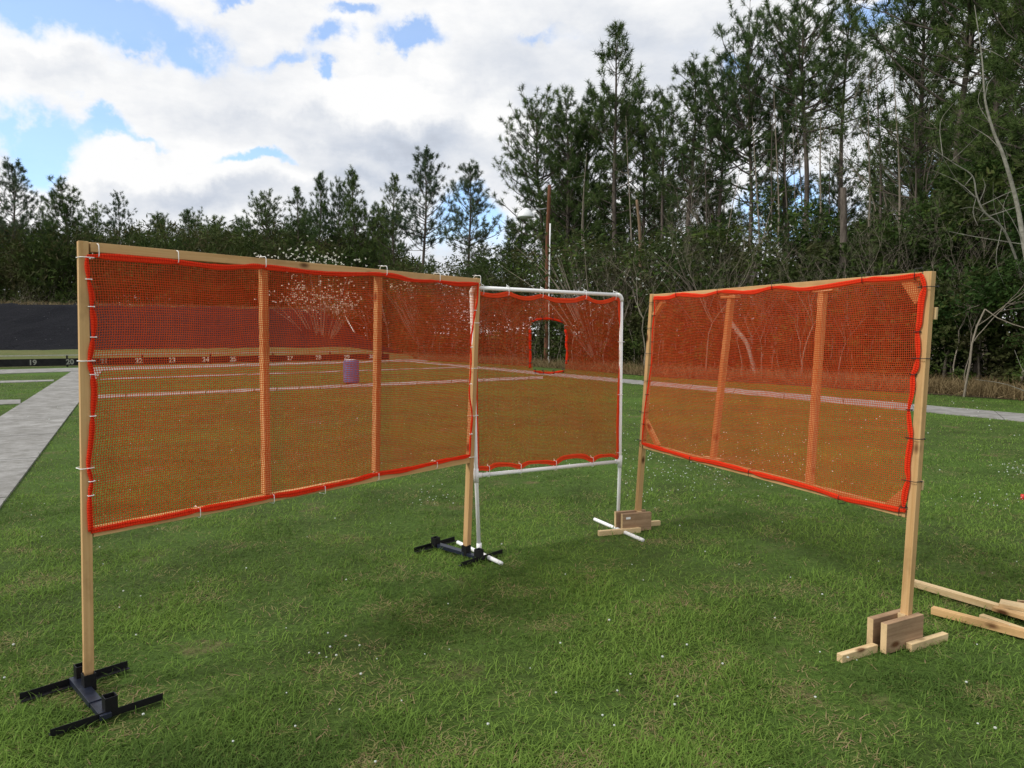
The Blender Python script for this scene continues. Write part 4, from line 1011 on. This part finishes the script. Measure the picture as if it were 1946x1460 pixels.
trunk_thing('leaning_trunk', [(1852, 10, .4), (1866, 110, .3), (1872, 190, .2), (1888, 250, .1), (1908, 300, 0), (1932, 385, 0), (1946, 465, -.2), (1976, 640, -.5), (1988, 790, -.6)], 15.5, (.006, .062), M_white_bark, 'pale mossy crooked trunk leaning at the right edge', seed=4, twigs=14)
trunk_thing('bare_branchy_tree', [(1775, 285, 0), (1815, 312, 0), (1848, 335, 0), (1856, 372, 0), (1872, 405, 0), (1912, 445, .1), (1950, 560, .3), (1985, 760, .3)], 17, (.008, .032), M_white_bark, 'thin pale tree bending left in front of the dark mass', seed=5, twigs=16)
trunk_thing('fallen_log', [(1385, 608, 0), (1400, 628, -.5), (1420, 655, -1.0), (1432, 700, -1.2), (1440, 728, -1.4)], 24.5, (.09, .05), M_white_bark, 'pale dead log propped in the brush behind the right net', seed=6, twigs=5, cat='log')
trunk_thing('slim_trunk', [(1210, 380, 0), (1216, 440, 0), (1217, 500, 0), (1222, 715, 0)], 30, (.055, .085), bark('tan_bark', (.12, .085, .055), (.24, .17, .11)), 'tan barkless trunk left of the gap between the nets', seed=7, twigs=6)

rs9 = np.random.RandomState(19)
for i, (u, vt, Y, rd_) in enumerate(((1442, 330, 29, .07), (1462, 300, 30, .05), (1478, 260, 31, .06), (1497, 330, 28, .07), (1512, 350, 29, .04), (1524, 290, 31, .05), (1556, 300, 28, .08), (1572, 340, 30, .05), (1100, 400, 37, .07), (1107, 430, 38, .06), (1198, 330, 36, .06), (1340, 330, 31, .05), (1650, 250, 26, .05), (1672, 200, 27, .06), (1708, 210, 25, .05), (1738, 230, 25, .04))):
    b = rs9.uniform(-12, 12); trunk_thing('slim_trunk', [(u + b * 1.3, vt - 110, 0), (u + b * .6, vt, 0), (u + b * .2 + 3, vt + 120, 0), (u - b * .2, vt + 230, 0), (u - b * .3, 636 + 1.46 / Y * F, 0)], Y, (.006, rd_), M_bark if i % 2 else M_twig, 'slim grey bare trunk among the right hand woods', group='slim bare trunks in the right hand woods', seed=40 + i, twigs=14)
# ------------------------------------------------------------ undergrowth, woods mass, brush
rs = np.random.RandomState(77)
def belt(name, n, y0, y1, vtop_u, vtop_v, nper, size_at, m, label, u0, u1, seed, rad=(.4, .9), pw=.8, bottom=.1, asp=.45):
    rs = np.random.RandomState(seed); u = rs.uniform(u0, u1, n); Y = np.interp(u, eu, ey) + rs.uniform(y0, y1, n)
    ztop = CH + (636 - (np.interp(u, vtop_u, vtop_v) + np.clip(rs.normal(0, 18, n), -24, 60))) / F * Y; z = bottom + (np.maximum(ztop, .6) - bottom) * rs.uniform(0, 1, n) ** pw
    X_ = (u - 973) / F * Y; rd = rs.uniform(*rad, n) * np.clip(Y / 40, .55, 1.8)
    dens = fbm2(X_ * .35, z * .5 + Y, 3, 3)
    tint = np.clip((dens - .25) * 1.8 + rs.uniform(-.25, .25, n), 0, 1)
    V, Fc, T = leafcloud(np.stack([X_, Y, z], -1), rd, nper, size_at, rs, tint, asp); return tag(link(name, npmesh(name, V, [Fc], T), m), label, kind='stuff')
vu = [-300, 0, 150, 350, 550, 700, 780, 850, 930, 1050, 1200, 1350, 1450, 1550, 1650, 1750, 1850, 1946, 2400]
vv = [425, 455, 462, 458, 460, 468, 512, 525, 495, 470, 470, 455, 480, 495, 440, 400, 330, 280, 200]
belt('woods', 3200, 3, 22, vu, vv, 70, .30, M_under, 'dark leafy mass of the far left woods', -420, 800, 101, (.6, 1.2), asp=.2)
belt('woods', 3000, 2, 12, vu, vv, 52, .13, M_under, 'dark leafy mass of the right hand woods', 760, 2350, 102, (.5, 1.1), asp=.3)
belt('thicket', 1000, .6, 3.0, [700, 800, 1000, 1235, 1600, 1946, 2400], [570, 600, 590, 560, 540, 500, 450], 45, .07, M_under, 'low dark thicket at the wood edge', 740, 2350, 103, (.35, .7), 1.0)
# dry grass and brush strip at the foot of the woods
def stalks(name, n, f_pos, ln, w, m, label, seed, up=.9):
    rs = np.random.RandomState(seed); P_ = f_pos(rs, n); d = unit(rs.normal(size=(n, 3)) * np.array([.6, .6, .35]) + np.array([0, 0, up])); L = ln * rs.uniform(.4, 1.3, (n, 1)); s = unit(np.cross(d, rs.normal(size=(n, 3)))) * w / 2
    bend = rs.normal(size=(n, 3)) * L * .16; bend[:, 2] = -np.abs(bend[:, 2])
    V = np.stack([P_ - s, P_ + s, P_ + d * L * .6 + s * .7, P_ + d * L * .6 - s * .7, P_ + d * L + bend], 1).reshape(-1, 3); b = np.arange(n)[:, None] * 5
    T = np.repeat(rs.uniform(0, 1, n), 5); return tag(link(name, npmesh(name, V, [b + np.array([0, 1, 2, 3]), b + np.array([3, 2, 4])], T), m), label, kind='stuff')
def pos_edge(rs, n):
    u = rs.uniform(740, 2350, n); Y = np.interp(u, eu, ey) + rs.exponential(.9, n) + rs.normal(0, .12, n); return np.stack([(u - 973) / F * Y, Y, Y * 0 + .0], -1)
stalks('dry_brush', 34000, pos_edge, .48, .014, M_dry, 'tan dry grass and brush along the foot of the woods', 201)
def pos_crest(rs, n):
    s = rs.uniform(-44, BL + 3, n); d = 16.6 + rs.uniform(-.6, 2.0, n); q = bA[None] + bd[None] * s[:, None] + bn[None] * d[:, None]; return np.concatenate([q, np.full((n, 1), 3.30)], 1)
stalks('crest_grass', 9000, pos_crest, .38, .03, M_dry, 'dry grass along the top of the black berm', 202)

# ------------------------------------------------------------ lawn blades, clover
def in_quad(P, Q):
    s = None; r = np.ones(len(P), bool)
    for i in range(4):
        a, b = Q[i], Q[(i + 1) % 4]; c_ = (b[0] - a[0]) * (P[:, 1] - a[1]) - (b[1] - a[1]) * (P[:, 0] - a[0])
        if s is None: s = np.sign(np.median(c_)) if False else None
        r = r & (c_ <= 0) if i == 0 and False else r
        if i == 0: pos = c_ > 0; neg = c_ < 0
        else: pos &= c_ > 0; neg &= c_ < 0
    return pos | neg
def lawn_blades(n, y0, y1, pw, ln, w, seed, bend=True):
    rs = np.random.RandomState(seed); q = rs.uniform(0, 1, n); Y = (y0 ** (1 - pw) + q * (y1 ** (1 - pw) - y0 ** (1 - pw))) ** (1 / (1 - pw)) if pw != 1 else y0 * (y1 / y0) ** q
    X_ = rs.uniform(-.86, .86, n) * Y + rs.uniform(-.6, .6, n)
    P2 = np.stack([X_, Y], -1); keep = np.ones(n, bool)
    P3 = P2 + rs.normal(0, .035, P2.shape)
    for wq in walks: keep &= ~in_quad(P3, wq)
    dens = fbm2(X_ * 2.2, Y * 2.2, 5); keep &= rs.uniform(0, 1, n) < np.clip((dens - .22) * 3.2, .25, 1)
    X_ = X_[keep]; Y = Y[keep]; n = len(X_); k = np.minimum(1 + np.maximum(Y - 5, 0) * .13, 3.5)[:, None]
    clump = fbm2(X_ * 5, Y * 5, 15); hgt = .55 + .9 * clump
    L = ln * (.35 + 1.1 * rs.uniform(0, 1, (n, 1)) ** 2) * hgt[:, None]; a = rs.uniform(0, 6.283, n) + 0; tilt = rs.uniform(.2, 2.6, (n, 1))
    h = np.stack([np.cos(a), np.sin(a), a * 0], -1); d = unit(h * tilt + UP * 1.0); d2 = unit(h * (tilt + rs.uniform(.3, 1.2, (n, 1))) + UP * .55)
    s = np.stack([-np.sin(a), np.cos(a), a * 0], -1) * w / 2 * k * rs.uniform(.6, 1.3, (n, 1)); P_ = np.stack([X_, Y, Y * 0 - .003], -1)
    m_ = P_ + d * L * .55; e = m_ + d2 * L * .5
    V = np.stack([P_ - s, P_ + s, m_ + s * .8, m_ - s * .8, e], 1).reshape(-1, 3); b = np.arange(n)[:, None] * 5
    brown = fbm2(X_ * 4.2 + 40, Y * 4.2, 25); tint = np.clip(.12 + .55 * rs.uniform(0, 1, n) + (fbm2(X_ * 1.7, Y * 1.7, 33) - .45) * 1.5, 0, .76)
    dry = rs.uniform(0, 1, n) < np.clip((brown - .50) * 3.2 + .10, .06, .8); tint = np.where(dry, rs.uniform(.80, 1, n), tint); V = V.reshape(n, 5, 3); V[dry, :, 2] *= .45; V = V.reshape(-1, 3)
    return npmesh('grass', V, [b + np.array([0, 1, 2, 3]), b + np.array([3, 2, 4])], np.repeat(tint, 5))
tag(link('grass', lawn_blades(320000, 1.7, 7.0, .9, .054, .0040, 301), M_blade), 'short mown lawn grass close to the camera', kind='stuff')
tag(link('grass', lawn_blades(260000, 7.0, 26.0, .6, .045, .0050, 302), M_blade), 'mown lawn grass farther off', kind='stuff')
# white clover heads
def clover(cs, seed):
    rs = np.random.RandomState(seed); P_ = []
    for u, v, su, sv, n in cs:
        for a, b in zip(rs.normal(u, su, n), rs.normal(v, sv, n)):
            if b > 800: P_.append(G(a, b, .045))
    for i in range(260):
        Y = rs.uniform(2.2, 16); P_.append(np.array([rs.uniform(-.75, .75) * Y, Y, .045]))
    P_ = np.array(P_); ico = bmesh.new(); bmesh.ops.create_icosphere(ico, subdivisions=1, radius=1); iv = np.array([v.co for v in ico.verts]); fi = np.array([[v.index for v in f.verts] for f in ico.faces]); ico.free()
    n = len(P_); r = (.0055 * rs.uniform(.6, 1.3, (n, 1, 1))) * np.clip(P_[:, 1] / 7, .9, 1.6)[:, None, None]
    V = (P_[:, None] + iv[None] * r * np.array([1, 1, .8])).reshape(-1, 3); Fc = (np.arange(n)[:, None, None] * len(iv) + fi[None]).reshape(-1, 3)
    return npmesh('clover', V, [Fc], np.repeat(rs.uniform(0, 1, n), len(iv)))
cl_ = clover([(1350, 870, 120, 30, 130), (1480, 860, 60, 25, 70), (1930, 890, 25, 8, 40), (1890, 950, 40, 10, 25), (830, 945, 25, 10, 20), (1250, 930, 40, 25, 30), (700, 1240, 60, 25, 10), (1150, 1290, 60, 40, 8), (1300, 900, 60, 20, 60), (560, 760, 60, 6, 20)], 401)
tag(link('clover_flowers', cl_, M_flow), 'tiny white clover heads scattered in the lawn', kind='stuff')
print('done building', len(bpy.data.objects))
